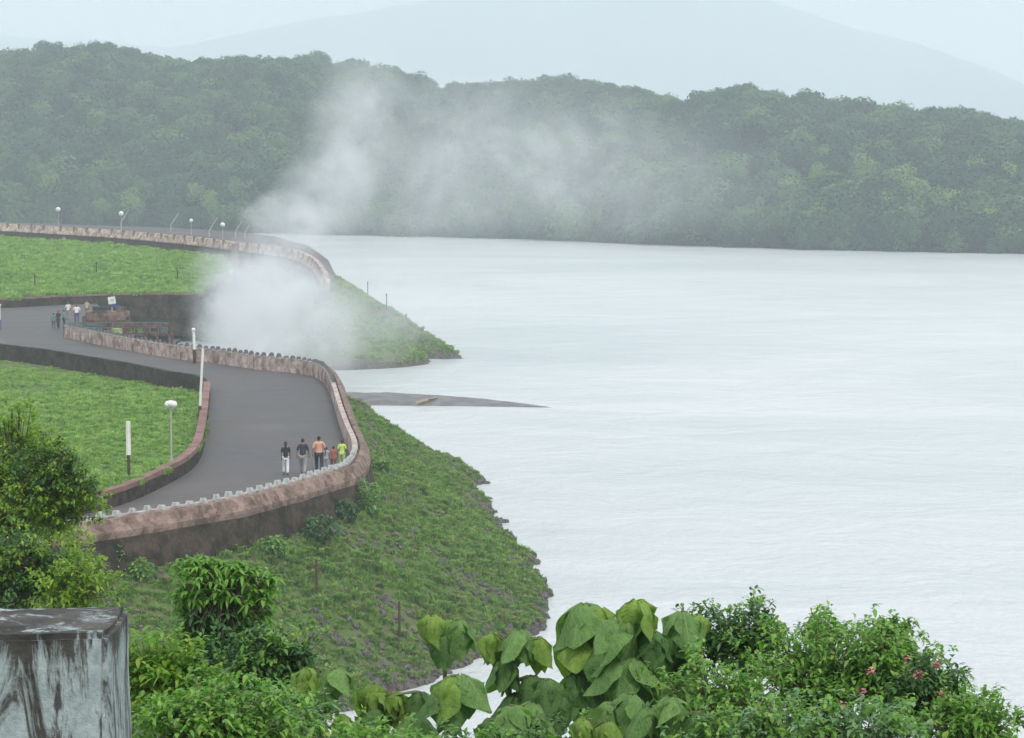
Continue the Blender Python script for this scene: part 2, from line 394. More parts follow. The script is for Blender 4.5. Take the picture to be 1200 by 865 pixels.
def bank_height(X, Y, fine=True):
    pl = [(p.x, p.y, 4.95) for p in P1] + [(P1[0].x, P1[0].y, 4.95)]
    D, _ = seg_dist(X, Y, pl); ins = inside(X, Y, P1)
    # wall foot lies about 1.2 m outside the coping line
    h1 = np.where(ins, 4.9, 4.9 - 0.60 * np.maximum(D - 1.25, 0))
    pu = [(p.x, p.y, p.z - 1.7) for p in P2] + [(P2[0].x, P2[0].y, P2[0].z - 1.7)]
    D2, Z2 = seg_dist(X, Y, pu); in2 = inside(X, Y, P2)
    h2 = np.where(in2, Z2, Z2 - 0.62 * D2)
    D3, Z3 = seg_dist(X, Y, SPINE); h2 = np.maximum(h2, Z3 - 0.55 * D3)
    h = np.maximum(h1, h2)
    if fine:
        nz = np.array([fbm(x, y, 0.22, 4, 1.7) * 0.55 + fbm(x, y, 1.1, 3, 9.0) * 0.2 for x, y in zip(X.ravel(), Y.ravel())]).reshape(X.shape)
        k = np.clip((4.9 - h1) / 1.0, 0, 1) * np.where(h1 >= h2, 1, 0) + np.where(h2 > h1, 0.6, 0)
        h = h + nz * k
    return np.maximum(h, -2.5)
gx = np.concatenate([np.arange(-64, -26, 1.2), np.arange(-26, 12, 0.4)]); gy = np.concatenate([np.arange(70, 90, 1.0), np.arange(90, 172, 0.45), np.arange(172, 242, 1.5), np.arange(242, 300, 0.8), np.arange(300, 420, 3)])
GX, GY = np.meshgrid(gx, gy); GZ = bank_height(GX, GY)
vs = np.stack([GX.ravel(), GY.ravel(), GZ.ravel()], 1); nx = len(gx); fs = []
for j in range(len(gy)-1):
    for i in range(nx-1):
        q = (j*nx+i, j*nx+i+1, (j+1)*nx+i+1, (j+1)*nx+i)
        if max(GZ.ravel()[list(q)]) > -2.4: fs.append(q)
tag(mesh_obj('embankment_ground', vs.tolist(), fs, M['bank'], smooth=True), kind='structure')
def bank_z(x, y): return float(bank_height(np.array([[x]]), np.array([[y]]))[0, 0])

# near hillside below the camera
def near_z(x, y):
    return 18.2 - 0.33 * max(y, 0) + fbm(x, y, 0.3, 3, 4.0) * 0.4
gx = np.linspace(-40, 40, 61); gy = np.linspace(-12, 62, 60)
vs = [(x, y, near_z(x, y) if y > 6.4 or abs(x) > 2 else min(near_z(x, y), 18.0)) for y in gy for x in gx]
fs = [(j*61+i, j*61+i+1, (j+1)*61+i+1, (j+1)*61+i) for j in range(59) for i in range(60)]
tag(mesh_obj('near_hillside', vs, fs, M['bank'], smooth=True), kind='structure')

# ------------------------------------------------------------------ roads and grass island
def poly_sheet(name, poly, zfun, mat, step=2.0, kind='structure'):
    pts = [Vector((p[0], p[1])) for p in poly]; n = len(pts)
    X, Y = np.meshgrid(np.arange(min(p.x for p in pts), max(p.x for p in pts), step), np.arange(min(p.y for p in pts), max(p.y for p in pts), step))
    ins = inside(X, Y, poly); D, _ = seg_dist(X, Y, [(p[0], p[1], 0) for p in poly] + [(poly[0][0], poly[0][1], 0)])
    ok = ins & (D > step * 0.4)
    for x, y in zip(X[ok], Y[ok]): pts.append(Vector((float(x) + rnd.uniform(-.2, .2)*step, float(y) + rnd.uniform(-.2, .2)*step)))
    ov_, oe, of, _, _, _ = delaunay_2d_cdt(pts, [], [list(range(n))], 1, 1e-4)
    vs = [(p.x, p.y, zfun(p.x, p.y)) for p in ov_]
    o = mesh_obj(name, vs, [tuple(f) for f in of], mat)
    bm = bmesh.new(); bm.from_mesh(o.data)
    for f in bm.faces:
        if f.normal.z < 0: f.normal_flip()
    bm.to_mesh(o.data); bm.free()
    if kind: o['kind'] = kind
    return o
road_poly = [(p.x, p.y) for p in O[::2]][::-1] + [(p.x, p.y) for p in road_back] + [(p.x, p.y) for p in I[::-2]]
# order: O reversed runs near-left ... far-left end, then back edge, then island edge from far-left to near-left
poly_sheet('road', road_poly, lambda x, y: ROAD_Z + fbm(x, y, 0.1, 2, 2.2) * 0.03, M['asphalt'], 2.0)
isl_poly = [(p.x, p.y) for p in I[::2]]
def isl_z(x, y):
    return float(np.interp(y, [95, 112, 125, 160, 172, 200], [6.55, 6.6, 6.5, 5.5, 4.9, 4.7])) + fbm(x, y, 0.15, 3, 6.0) * 0.12
poly_sheet('grass_island', isl_poly, isl_z, M['meadow'], 1.6)
up_poly = [(p.x, p.y) for p in B] + [(B[-1].x + 0.3, B[-1].y + 30)] + [((p + U_N[i] * 1.6).x, (p + U_N[i] * 1.6).y) for i, p in enumerate(U) if (p.x) < -33.0][::-1][::2]
Bl = [(p.x, p.y, 6.75) for p in B]; Ul = [((p + U_N[i]*1.6).x, (p + U_N[i]*1.6).y, p.z - 2.0) for i, p in enumerate(U)]
def up_z(x, y):
    a = np.array([[x]]); b = np.array([[y]])
    d1, z1 = seg_dist(a, b, Bl[::4] + [Bl[-1]]); d2, z2 = seg_dist(a, b, Ul[::6] + [Ul[-1]])
    t = d1[0, 0] / (d1[0, 0] + d2[0, 0] + 1e-6)
    return z1[0, 0] * (1 - t) + z2[0, 0] * t + fbm(x, y, 0.1, 3, 8.0) * 0.15
poly_sheet('grass_slope', up_poly, up_z, M['meadow'], 3.0)
crest_poly = [((p).x, (p).y) for p in U[::2]] + [(U[-1].x, U[-1].y)] + [(p.x, p.y) for p in U2[::-1]]
UU = [(p.x, p.y, p.z - 1.0) for p in U[::3]] + [(p.x, p.y, p.z) for p in U2[::-1]]
poly_sheet('crest_road', crest_poly, lambda x, y: float(seg_dist(np.array([[x]]), np.array([[y]]), UU)[1][0, 0]), M['asphalt'], 3.0)
# spillway channel behind the lower parapet
ch = [(p.x, p.y) for p in (O[2] + O_N[2]*1.2, O[40] + O_N[40]*1.2, Vector((-19, 200, 0)), Vector((-22, 236, 0)), B[-1] + Vector((0, -0.5, 0)), B[-12] + Vector((0, -0.5, 0)), Vector((B[-22].x, B[-22].y - 0.5, 0)))]
poly_sheet('channel_water', ch, lambda x, y: 2.2, M['channel'], 6.0)

# ------------------------------------------------------------------ walls
par = tag(empty('parapet_wall', O[len(O)//2]), 'long pinkish stone parapet with toothed top curving round the outer edge of the lower road', 'wall')
def child_of(par_, o): o.parent = par_; o.matrix_parent_inverse = Matrix.Translation(par_.location).inverted(); return o
nfar = max(i for i, p in enumerate(O) if p.y > 158)
def wallpart(name, L, N, prof, mat, par_, jit=0.0):
    return child_of(par_, sweep(name, L, N, prof, mat, None, jit))
wallpart('coping', O, O_N, [(0.0, -0.10), (0.0, 0.0), (0.26, 0.0), (0.26, -0.10)], M['coping'], par, 0.012)
wallpart('inner_face', O, O_N, [(0.03, -1.1), (0.03, -0.102), (0.22, -0.102), (0.22, -1.1)], M['pinkstone'], par, 0.03)
wallpart('outer_face', O, O_N, [(0.225, -0.9), (0.265, -0.2), (0.34, -0.2), (0.38, -0.06), (0.60, -0.08), (0.84, -0.50), (0.88, -0.52), (0.88, -0.66), (0.84, -0.9)], M['coral'], par, 0.03)
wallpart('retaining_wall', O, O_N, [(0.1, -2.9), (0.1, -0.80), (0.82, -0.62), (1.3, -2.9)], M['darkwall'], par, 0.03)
# teeth along the coping
tm = MB(); tm.add([(-0.19,-0.11,0),(0.19,-0.11,0),(0.19,0.13,0),(-0.19,0.13,0),(-0.02,-0.08,0.20),(0.14,-0.08,0.23),(0.13,0.08,0.21),(-0.04,0.07,0.23)],
                  [(0,3,2,1),(4,5,6,7),(0,1,5,4),(1,2,6,5),(2,3,7,6),(3,0,4,7)])
tooth = None; acc = 0; nt_ = 0; tooth2 = None
for i in range(1, len(O)):
    acc += (O[i] - O[i-1]).length
    if acc < 0.5: continue
    acc = 0
    if 121 < O[i].y < 156: continue
    far = O[i].y > 150 or i < nfar
    src = tooth2 if far else tooth
    if src is None:
        o = tm.build('coping_tooth', M['toothdark'] if far else M['toothstone'], None)
        if far: tooth2 = o
        else: tooth = o
    else:
        o = src.copy(); link(o)
    o.parent = par; t = O_N[i]
    o.location = O[i] + O_N[i] * 0.13 - par.location
    o.rotation_euler = (rnd.uniform(-.05, .05), rnd.uniform(-.05, .05), math.atan2(-t.x, t.y) + rnd.uniform(-.1, .1))
    k = rnd.uniform(0.75, 1.15); o.scale = (k, 1, rnd.uniform(0.55, 1.15) * (1.15 if far else .9)); nt_ += 1
# pilasters on the road side of the far run
pb = MB().box((0, 0, -0.55), (0.22, 0.10, 0.86)); p0 = None; acc = 0
for i in range(1, nfar):
    acc += (O[i] - O[i-1]).length
    if acc < 1.9: continue
    acc = 0
    if p0 is None: o = p0 = pb.build('pilaster', M['coping'], None)
    else: o = p0.copy(); link(o)
    o.parent = par; o.location = O[i] - O_N[i] * 0.03 - par.location
    o.rotation_euler = (0, 0, math.atan2(-O_N[i].x, O_N[i].y))
# inner kerb wall round the grass island
kw = tag(empty('kerb_wall', I[len(I)//3]), 'low red brown stone wall holding the grass island inside the road bend', 'wall')
nk_ = next(i for i, p in enumerate(I) if p.y > 163)
wallpart('top_course', I[:nk_], I_N[:nk_], [(0.0, -0.12), (0.0, 0.10), (-0.42, 0.10), (-0.42, -0.12)], M['redkerb'], kw, 0.02)
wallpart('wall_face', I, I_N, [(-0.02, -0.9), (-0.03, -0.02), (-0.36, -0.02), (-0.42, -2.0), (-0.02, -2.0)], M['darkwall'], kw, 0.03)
# back wall under the upper grass slope
bw = tag(empty('back_wall', B[len(B)//2]), 'dark stained stone wall at the foot of the upper grass slope behind the machinery', 'wall')
BN = normals2d(B, 1)
if BN[2].y > 0: BN = [-n for n in BN]
wallpart('wall_top', B, BN, [(-0.5, -0.15), (-0.5, 0.0), (0.05, 0.0), (0.05, -0.15)], M['redkerb'], bw, 0.03)
wallpart('wall_face', B, BN, [(-0.4, -4.2), (-0.4, -0.152), (0.0, -0.152), (0.25, -4.2)], M['darkwall'], bw, 0.12)
# upper parapet
uw = tag(empty('upper_parapet_wall', U[len(U)//2]), 'pink stone parapet along the crest road above the far grass slope', 'wall')
wallpart('parapet_band', U, U_N, [(-0.25, -1.0), (-0.25, 0.0), (0.2, 0.0), (0.5, -0.85), (0.5, -1.0)], M['pinkstone'], uw, 0.05)
wallpart('shadow_band_base', U, U_N, [(-0.1, -2.6), (-0.1, -1.003), (0.45, -1.003), (0.9, -1.9), (1.2, -2.6)], M['darkwall'], uw, 0.1)  # dark colour paints the shadow band below the pink parapet
ub = MB().box((0, 0, -0.45), (0.35, 0.2, 1.1)); u0 = None; acc = 0
for i in range(1, len(U)):
    acc += (U[i] - U[i-1]).length
    if acc < 3.2: continue
    acc = 0
    if u0 is None: o = u0 = ub.build('pilaster', M['coral'], None)
    else: o = u0.copy(); link(o)
    o.parent = uw; o.location = U[i] + U_N[i] * 0.32 - uw.location
    o.rotation_euler = (0, 0, math.atan2(-U_N[i].x, U_N[i].y))

# ------------------------------------------------------------------ crest pier
pp = at_d(276, 300, 281)
pier = tag(empty('gate_pier', (pp.x, pp.y, 7.0)), 'tall pink stone pier standing against the crest parapet beside the mist', 'pier')
MB().box((0, 0, 1.6), (0.75, 0.8, 4.2)).build('shaft', M['coral'], pier)
MB().box((0.62, 0.3, 1.2), (0.45, 0.6, 3.4)).build('side_buttress', M['darkwall'], pier)
MB().box((0, 0, 3.8), (1.0, 1.0, 0.22)).build('cap', M['pinkstone'], pier)
mk = at_d(271, 318, pp.y - 3)
mkm = MB().box((0, 0, 0), (0.35, 0.2, 0.5)).box((0, 0, -0.6), (0.12, 0.12, 0.9)).build('marker_stone', M['white'])
mkm.location = mk; tag(mkm, 'small white marker at the foot of the crest pier', 'marker')

# ------------------------------------------------------------------ lamps, posts, poles
def lamp(loc, h, gr, two, label, group=None):
    t = tag(empty('street_lamp', loc), label, 'street lamp', group)
    MB().tube([(0, 0, -0.3), (0, 0, 0.4)], [0.075, 0.07]).build('base', M['postgrey'], t)
    MB().tube([(0, 0, 0.4), (0, 0, h - gr)], [0.045, 0.035]).build('pole', M['postgrey'], t)
    if two:
        MB().tube([(-0.19, 0, h - gr*0.9), (0, 0, h - gr*1.3), (0.19, 0, h - gr*0.9)], [0.025]*3, 6).build('arm', M['postgrey'], t)
        for s in (-1, 1): 
            g = MB().ball((s * 0.13, 0, h), gr * .85).build('globe', M['globe'], t, True)
        MB().ball((0, -0.05, h + 0.03), gr * 0.85).build('globe', M['globe'], t, True)
    else:
        MB().ball((0, 0, h), gr).build('globe', M['globe'], t, True)
    return t
lp = at_z(201, 545, 6.6)
lamp(lp, 2.85, 0.2, True, 'triple globe street lamp standing on the grass island near the bend')
for (u, v0, v1, lb, g) in [(67, 246, 264, 'white globe lamp on the crest road farthest from the mist', 0.5), (141, 251, 270, 'white globe lamp on the crest road beside a slanting rod', 0.5),
                       (223, 259, 276, 'smaller white globe lamp between two leaning rods on the crest', 0.34), (260, 264, 282, 'white globe lamp nearest the crest pier', 0.42)]:
    b = at_z(u, v1 - 1, 9.4) + Vector((0, 1.0, 0)); h = (v1 - v0) / F * b.y
    lamp(Vector((b.x, b.y, 9.3)), h, g * 0.75, False, lb, 'globe lamps along the crest road')
for i, (u0_, v0_, u1_, v1_, lb) in enumerate([(142, 258, 151, 246, 'thin slanting rod beside the crest lamp over the slope'), (200, 262, 209, 250, 'leaning rod left of the smaller crest lamp'),
            (245, 268, 255, 255, 'longest leaning rod on the crest parapet'), (276, 269, 284, 259, 'leaning rod just past the crest pier'), (287, 271, 292, 264, 'shortest leaning rod nearest the mist')]):
    d = 345 - i * 8; a = at_d(u0_, v0_ + 4, d); b = at_d(u1_, v1_, d)
    q = tag(MB().tube([Vector((0, 0, -0.6)), Vector((0, 0, 0.2)), b - a], [0.09, 0.08, 0.06], 6).build('leaning_rod', M['postgrey']), lb, 'rod', 'leaning rods on the crest')
    q.location = a
def post(name, u, vb, z, h, r, mat, label, cat, lean=0, d=None, parts=None):
    p = at_z(u, vb, z) if d is None else at_d(u, vb, d)
    t = tag(empty(name, p), label, cat)
    t.rotation_euler = (0, lean, 0)
    for (z0, z1, rr, mt, nm) in parts or [(-0.4, h, r, mat, 'shaft')]:
        MB().tube([(0, 0, z0), (0, 0, z1)], [rr, rr * 0.92], 8).build(nm, M[mt], t)
    return t
post('marker_post', 151, 563, 6.55, 0, 0, None, 'white marker post on a brown stub standing in the island grass', 'post',
     parts=[(-0.3, 1.15, 0.07, 'wood', 'stub'), (1.15, 2.65, 0.11, 'white', 'painted_shaft')])
post('barrier_pole', 234, 484, 6.6, 0, 0, None, 'tall white pole leaning along the kerb wall inside the bend', 'pole', lean=R(3.4),
     parts=[(-0.2, 0.4, 0.10, 'wood', 'base'), (0.4, 3.6, 0.075, 'white', 'painted_shaft')])
wp = at_z(222, 520, 6.5)
for (u, v0, v1, nm, lb) in [(228, 388, 415, 'gate_post', 'short white post on the parapet beside the tall pole')]:
    p = at_d(228, 426, 181.5)
    t = tag(empty(nm, p), lb, 'post')
    MB().tube([(0, 0, 0), (0.0, 0, 1.0)], [0.12, 0.12]).build('dark_base', M['wood'], t)
    MB().tube([(0, 0, 1.0), (-0.05, 0, 2.35)], [0.11, 0.10]).build('painted_shaft', M['white'], t)
    MB().ball((-0.05, 0, 2.4), 0.15, 8, 6).build('finial', M['white'], t, True)
for (u, v, h, lb) in [(371, 697, 1.45, 'weathered wooden post on the near slope below the wall'), (468, 747, 1.5, 'weathered wooden post on the near slope close to the inlet')]:
    y0 = 100
    for _ in range(30):
        p = at_d(u, v, y0); y0 += (p.z - bank_z(p.x, p.y)) * 2.0
    post('wooden_post', 0, 0, 0, h, 0.05, 'wood', lb, 'post') if False else None
    t = tag(empty('wooden_post', at_d(u, v, y0)), lb, 'post')
    MB().tube([(0, 0, -0.4), (0.01, 0, h * .5), (0, 0, h)], [0.06, 0.055, 0.045], 7).build('shaft', M['wood'], t)
    MB().tube([(-0.08, 0, h * .82), (0.08, 0, h * .84)], [0.018, 0.018], 5).build('peg', M['wood'], t)
for (u, v, h, lb) in [(431, 346, 1.6, 'thin post on the mist side of the far headland crest'), (453, 362, 1.5, 'thin post lower down the far headland edge'),
                      (41, 340, 1.5, 'dark thin post low on the upper grass slope'), (113, 322, 1.3, 'dark thin post midway up the upper grass slope'), (208, 330, 1.2, 'thin post on the slope near the mist')]:
    y0 = 262 if u > 300 else 270
    for _ in range(40):
        p = at_d(u, v, y0); g = bank_z(p.x, p.y) if u > 300 else up_z(p.x, p.y); y0 += max(-6, min(6, (p.z - g) * 2.0))
        y0 = min(max(y0, 245), 340)
    t = tag(empty('thin_post', at_d(u, v, y0)), lb, 'post')
    MB().tube([(0, 0, -0.6), (0, 0, h)], [0.07, 0.06], 6).build('shaft', M['wood'], t)
    MB().box((0, 0, h), (0.16, 0.16, 0.12)).build('cap', M['darkiron'], t)
# white painted gate pillar cut by the left frame edge
p = at_z(-3, 386, ROAD_Z)
t = tag(empty('gate_pillar', p), 'white painted pillar at the left end of the far road', 'pillar')
MB().box((0, 0, 0.35), (0.55, 0.5, 0.9)).build('plinth', M['blue'], t)
MB().box((0, 0, 1.35), (0.5, 0.45, 1.3)).build('shaft', M['white'], t)
MB().box((0, 0, 2.06), (0.62, 0.58, 0.12)).build('cap', M['white'], t)

# ------------------------------------------------------------------ sluice machinery
hp = at_d(140, 392, 209); hp.z = 4.4
h = tag(empty('sluice_hoist', hp), 'rusty sluice hoist deck on teal posts behind the far parapet', 'machinery')
MB().box((0.2, 0, 1.05), (9.2, 3.2, 0.2)).build('deck', M['darkiron'], h)
MB().box((-1.1, 0.9, 2.5), (3.5, 1.2, 2.0)).build('drum_housing', M['coral'], h)
MB().box((-1.6, 0.5, 3.75), (1.2, 0.7, 0.35)).build('gearbox', M['darkiron'], h)
MB().box((0.1, 0.6, 3.72), (0.8, 0.6, 0.3)).build('motor', M['rust'], h)
MB().tube([(-2.9, 0.5, 2.75), (0.8, 0.5, 2.75)], [0.22, 0.22], 12).build('hoist_drum', M['rust'], h)
for x in (-2.9, -1.1, 0.7): MB().box((x, 0.3, 2.15), (0.22, 0.9, 2.0)).build('gear_bracket', M['rust'], h)
for k in range(7):
    MB().tube([(-4.3 + k * 1.4, -1.4, 1.1), (-4.3 + k * 1.4, -1.4, 2.75)], [0.06, 0.06], 6).build('railing_post', M['teal'], h)
for zz in (1.9, 2.3, 2.72): MB().tube([(-4.4, -1.4, zz), (4.3, -1.4, zz)], [0.045, 0.045], 6).build('rail', M['teal'], h)
MB().box((-2.0, -1.1, 2.2), (1.5, 0.3, 0.6)).box((-3.6, -1.15, 2.15), (0.7, 0.25, 0.5)).build('control_box', M['teal'], h)
for x in (-3.8, -1, 1.8, 4.4): MB().box((x, 0, -0.6), (0.35, 2.6, 3.1)).build('leg', M['darkwall'], h)
MB().tube([(3.6, 0.2, 2.05), (3.6, -0.05, 2.05)], [0.55, 0.55], 14).build('hand_wheel', M['teal'], h)
gp = at_d(172, 394, 203); gp.z = 4.6
g = tag(empty('sluice_cage', gp), 'rusty iron cage beside the hoist deck above the channel', 'machinery')
for x in (-1.9, -0.95, 0, 0.95, 1.9):
    for y in (-0.9, 0.9): MB().box((x, y, 1.3), (0.16, 0.16, 2.6)).build('upright', M['rust'], g)
for zz in (0.5, 1.2, 1.9, 2.6):
    for y in (-0.9, 0.9): MB().box((0, y, zz), (4.0, 0.12, 0.14)).build('crossbar', M['rust'], g)
MB().box((0.2, 0, 1.1), (3.2, 1.1, 1.5)).build('gate_leaf', M['darkiron'], g)
MB().box((0, 0, 0.05), (4.4, 2.2, 0.25)).build('footing', M['darkwall'], g)
sp = at_d(131, 352, 214)
s = tag(empty('notice_board', (sp.x, sp.y, 6.2)), 'white notice board tilted above the hoist with a blue strip below', 'sign')
zc = sp.z - 6.2
MB().box((0, 0, zc), (0.62, 0.06, 0.6), M=Matrix.Rotation(R(-8), 3, 'Y')).build('board', M['white'], s)
MB().box((0.02, -0.04, zc + 0.02), (0.2, 0.03, 0.14), M=Matrix.Rotation(R(-8), 3, 'Y')).build('emblem', M['postgrey'], s)
MB().box((0.25, 0, zc - 0.45), (0.75, 0.06, 0.2)).build('lower_strip', M['blue'], s)
MB().tube([(0, 0.06, 0), (0, 0.06, zc)], [0.05, 0.05], 6).build('pole', M['postgrey'], s)
bp_ = at_d(137, 393, 199); bp_.z = 6.0
q = tag(empty('green_drum', bp_), 'pale green oil drum standing just behind the parapet', 'drum')
MB().tube([(0, 0, 0), (0, 0, 1.25)], [0.4, 0.4], 14).build('barrel', simple('pale_green_paint', (0.25, 0.32, 0.12), 0.6), q)
for zz in (0.3, 0.62, 0.95): MB().tube([(0, 0, zz - .03), (0, 0, zz + .03)], [0.425, 0.425], 14).build('hoop', M['postgrey'], q)

# ------------------------------------------------------------------ people
def skinned(name, verts, edges, rads, mat, parent, sub=2):
    me = bpy.data.meshes.new(name); me.from_pydata(verts, edges, []); o = bpy.data.objects.new(name, me); col.objects.link(o)
    o.modifiers.new('skin', 'SKIN')
    sv = me.skin_vertices[0].data
    for i, r in enumerate(rads): sv[i].radius = (r, r) if not isinstance(r, tuple) else r; sv[i].use_root = (i == 0)
    ss = o.modifiers.new('sub', 'SUBSURF'); ss.levels = ss.render_levels = sub
    dg = bpy.context.evaluated_depsgraph_get(); new = bpy.data.meshes.new_from_object(o.evaluated_get(dg))
    bpy.data.objects.remove(o); new.name = name; new.materials.clear(); new.materials.append(mat)
    new.polygons.foreach_set('use_smooth', np.ones(len(new.polygons), dtype=bool))
    return link(bpy.data.objects.new(name, new), parent)
def cloth(name, c): return simple(name, c, 0.9)
def person(loc, rz, H, top, bottom, label, build=1.0, stride=0.16, long_hair=False, skirt=False, arm=0.0):
    t = tag(empty('person', loc, rz, H / 1.7), label, 'person'); b = build; s = stride
    # facing +Y; z up; joints of a 1.7 m figure
    L = dict(pel=(0, 0, 0.93), bel=(0, 0.01, 1.05), che=(0, 0, 1.28), nb=(0, -0.01, 1.44), nk=(0, 0.005, 1.50), hd=(0, 0.02, 1.60),
             ls=(-0.17*b, -0.01, 1.39), rs=(0.17*b, -0.01, 1.39), le=(-0.24*b, -0.02 - s*.3, 1.13), re=(0.24*b, -0.02 + s*.3, 1.13),
             lw=(-0.25*b, 0.03 - s*.5, 0.90), rw=(0.25*b, 0.06 + s*.6, 0.91),
             lh=(-0.10*b, 0, 0.88), rh=(0.10*b, 0, 0.88), lk=(-0.11*b, s*.7, 0.49), rk=(0.11*b, -s*.15, 0.49),
             la=(-0.11*b, s*.85, 0.09), ra=(0.11*b, -s, 0.11), lt=(-0.12*b, s*.85 + 0.17, 0.03), rt=(0.12*b, -s + 0.16, 0.04))
    K = list(L); ix = {k: i for i, k in enumerate(K)}
    E = [('pel','bel'),('bel','che'),('che','nb'),('nb','nk'),('nk','hd'),('nb','ls'),('nb','rs'),('ls','le'),('rs','re'),('le','lw'),('re','rw'),
         ('pel','lh'),('pel','rh'),('lh','lk'),('rh','rk'),('lk','la'),('rk','ra'),('la','lt'),('ra','rt')]
    rad = dict(pel=(.125*b, .10), bel=(.115*b, .09), che=(.145*b, .10), nb=(.07, .06), nk=.05, hd=.085, ls=.055, rs=.055, le=.038, re=.038, lw=.026, rw=.026,
               lh=.085*b, rh=.085*b, lk=.052, rk=.052, la=.034, ra=.034, lt=.028, rt=.028)
    body = skinned('body', [L[k] for k in K], [(ix[a], ix[c]) for a, c in E], [rad[k] for k in K], M['skin'], t)
    # head, face and hands joined into the same body mesh
    hb = MB().ball((0, 0.02, 1.61), (0.075, 0.095, 0.11), 14, 10)
    hb.add([(-.014, .105, 1.585), (.014, .105, 1.585), (0, .135, 1.59), (0, .108, 1.63)], [(0, 1, 2), (0, 2, 3), (1, 3, 2)])
    for sx in (-1, 1): hb.ball((sx*.078, 0.01, 1.605), (.012, .02, .03), 6, 5)
    for sd_, w in ((-1, L['lw']), (1, L['rw'])):
        w = Vector(w); hb.tube([w, w + Vector((0, .005, -.04)), w + Vector((0, .012, -.09))], [.022, .036, .03], 8)
        for f in range(4):
            q = w + Vector((sd_ * -0.006, -.024 + f * .017, -.085)); ln = (.055, .07, .075, .06)[f]
            hb.tube([q, q + Vector((0, .006, -ln*.5)), q + Vector((sd_*-.012, .016, -ln))], [.0095, .009, .007], 6)
        hb.tube([w + Vector((0, .02, -.03)), w + Vector((sd_*-.01, .05, -.06)), w + Vector((sd_*-.012, .052, -.085))], [.012, .011, .008], 6)
    bm = bmesh.new(); bm.from_mesh(body.data); tmp = bpy.data.meshes.new('tmp'); tmp.from_pydata(hb.v, [], hb.f); bm.from_mesh(tmp); bm.to_mesh(body.data); bm.free()
    bpy.data.meshes.remove(tmp)
    for f in body.data.polygons: f.use_smooth = True
    # eyes and mouth
    for sx in (-1, 1): MB().ball((sx*.03, .105, 1.62), (.012, .008, .007), 6, 5).build('eye', M['hair'], body)
    MB().box((0, .108, 1.555), (.045, .012, .01)).build('mouth', M['rust'], body)
    KS = ['bel', 'che', 'nb', 'ls', 'rs', 'le', 're', 'pel', 'hip']
    P = dict(L); P['hip'] = (0, 0, 0.84); P['le'] = tuple(Vector(L['ls']).lerp(Vector(L['le']), .95)); P['re'] = tuple(Vector(L['rs']).lerp(Vector(L['re']), .95))
    sr = dict(bel=(.14*b, .115), che=(.165*b, .125), nb=(.10, .08), ls=.078, rs=.078, le=.062, re=.062, pel=(.15*b, .13), hip=(.155*b, .135))
    ES = [('che','bel'),('che','nb'),('nb','ls'),('nb','rs'),('ls','le'),('rs','re'),('bel','pel'),('pel','hip')]
    skinned('shirt', [P[k] for k in KS], [(KS.index(a), KS.index(c)) for a, c in ES], [sr[k] for k in KS], cloth('cloth_top', top), t)
    if skirt:
        MB().tube([(0, 0, .95), (0, 0, .6), (0, 0.01, .14)], [.15*b, .2*b, .24*b], 14).build('skirt', cloth('cloth_skirt', bottom), t, True)
    else:
        KT = ['pel', 'lh', 'rh', 'lk', 'rk', 'lc', 'rc']; P['lc'] = tuple(Vector(L['lk']).lerp(Vector(L['la']), .93)); P['rc'] = tuple(Vector(L['rk']).lerp(Vector(L['ra']), .93))
        tr = dict(pel=(.14*b, .12), lh=.105*b, rh=.105*b, lk=.08, rk=.08, lc=.07, rc=.07)
        skinned('trousers', [P[k] for k in KT], [(0,1),(0,2),(1,3),(2,4),(3,5),(4,6)], [tr[k] for k in KT], cloth('cloth_bottom', bottom), t)
    hm = MB().ball((0, 0.0, 1.635), (0.086, 0.095, 0.105), 12, 8)
    if long_hair: hm.tube([(0, -.05, 1.66), (0, -.085, 1.55), (0, -.10, 1.38)], [.07, .065, .03], 8)
    hm.build('hair', M['hair'], t, True)
    for sx, k in ((-1, 'la'), (1, 'ra')):
        a = Vector(L[k]); MB().ball(a + Vector((0, .07, -.055)), (.05, .13, .04), 8, 6).build('shoe', M['wood'], t, True)
    return t
def on_road(u, v): return at_z(u, v, ROAD_Z + 0.01)
person(on_road(335, 557), R(4), 1.58, (0.02, 0.025, 0.04), (0.75, 0.75, 0.78), 'person with long dark hair, dark top and white trousers on the road', 0.9, 0.2, True)
person(on_road(355, 557), R(-5), 1.72, (0.035, 0.04, 0.055), (0.33, 0.31, 0.30), 'person in a dark grey shirt and light grey trousers on the road', 1.05, 0.24)
person(on_road(374, 554), R(0), 1.72, (0.68, 0.36, 0.24), (0.04, 0.045, 0.055), 'person in a salmon shirt and dark trousers walking on the road', 1.18, 0.2)
person(on_road(382.5, 551), R(0), 1.1, (0.42, 0.42, 0.48), (0.40, 0.42, 0.48), 'small child in pale grey beside the person in the salmon shirt', 0.95, 0.08)
person(on_road(391, 553), R(10), 1.22, (0.36, 0.12, 0.07), (0.25, 0.09, 0.06), 'child in a rust red outfit near the parapet', 1.1, 0.1)
person(on_road(401, 548), R(-8), 1.32, (0.55, 0.75, 0.16), (0.5, 0.68, 0.2), 'child in bright lime green clothes beside the parapet', 1.1, 0.1)
person(on_road(63, 386), R(20), 1.35, (0.06, 0.28, 0.22), (0.1, 0.12, 0.14), 'person in a green teal top standing on the road by the machinery', 1.0, 0.05)
person(on_road(68.5, 386), R(150), 1.6, (0.03, 0.03, 0.035), (0.05, 0.05, 0.06), 'person dressed all in black by the start of the parapet', 0.95, 0.06)
person(on_road(75, 384), R(-90), 1.5, (0.05, 0.3, 0.36), (0.03, 0.03, 0.04), 'person in a turquoise top at the start of the parapet', 1.0, 0.05)
person(on_road(80, 375), R(180), 1.6, (0.75, 0.73, 0.7), (0.3, 0.25, 0.22), 'person in a white shirt standing behind the parapet end', 1.0, 0.05)
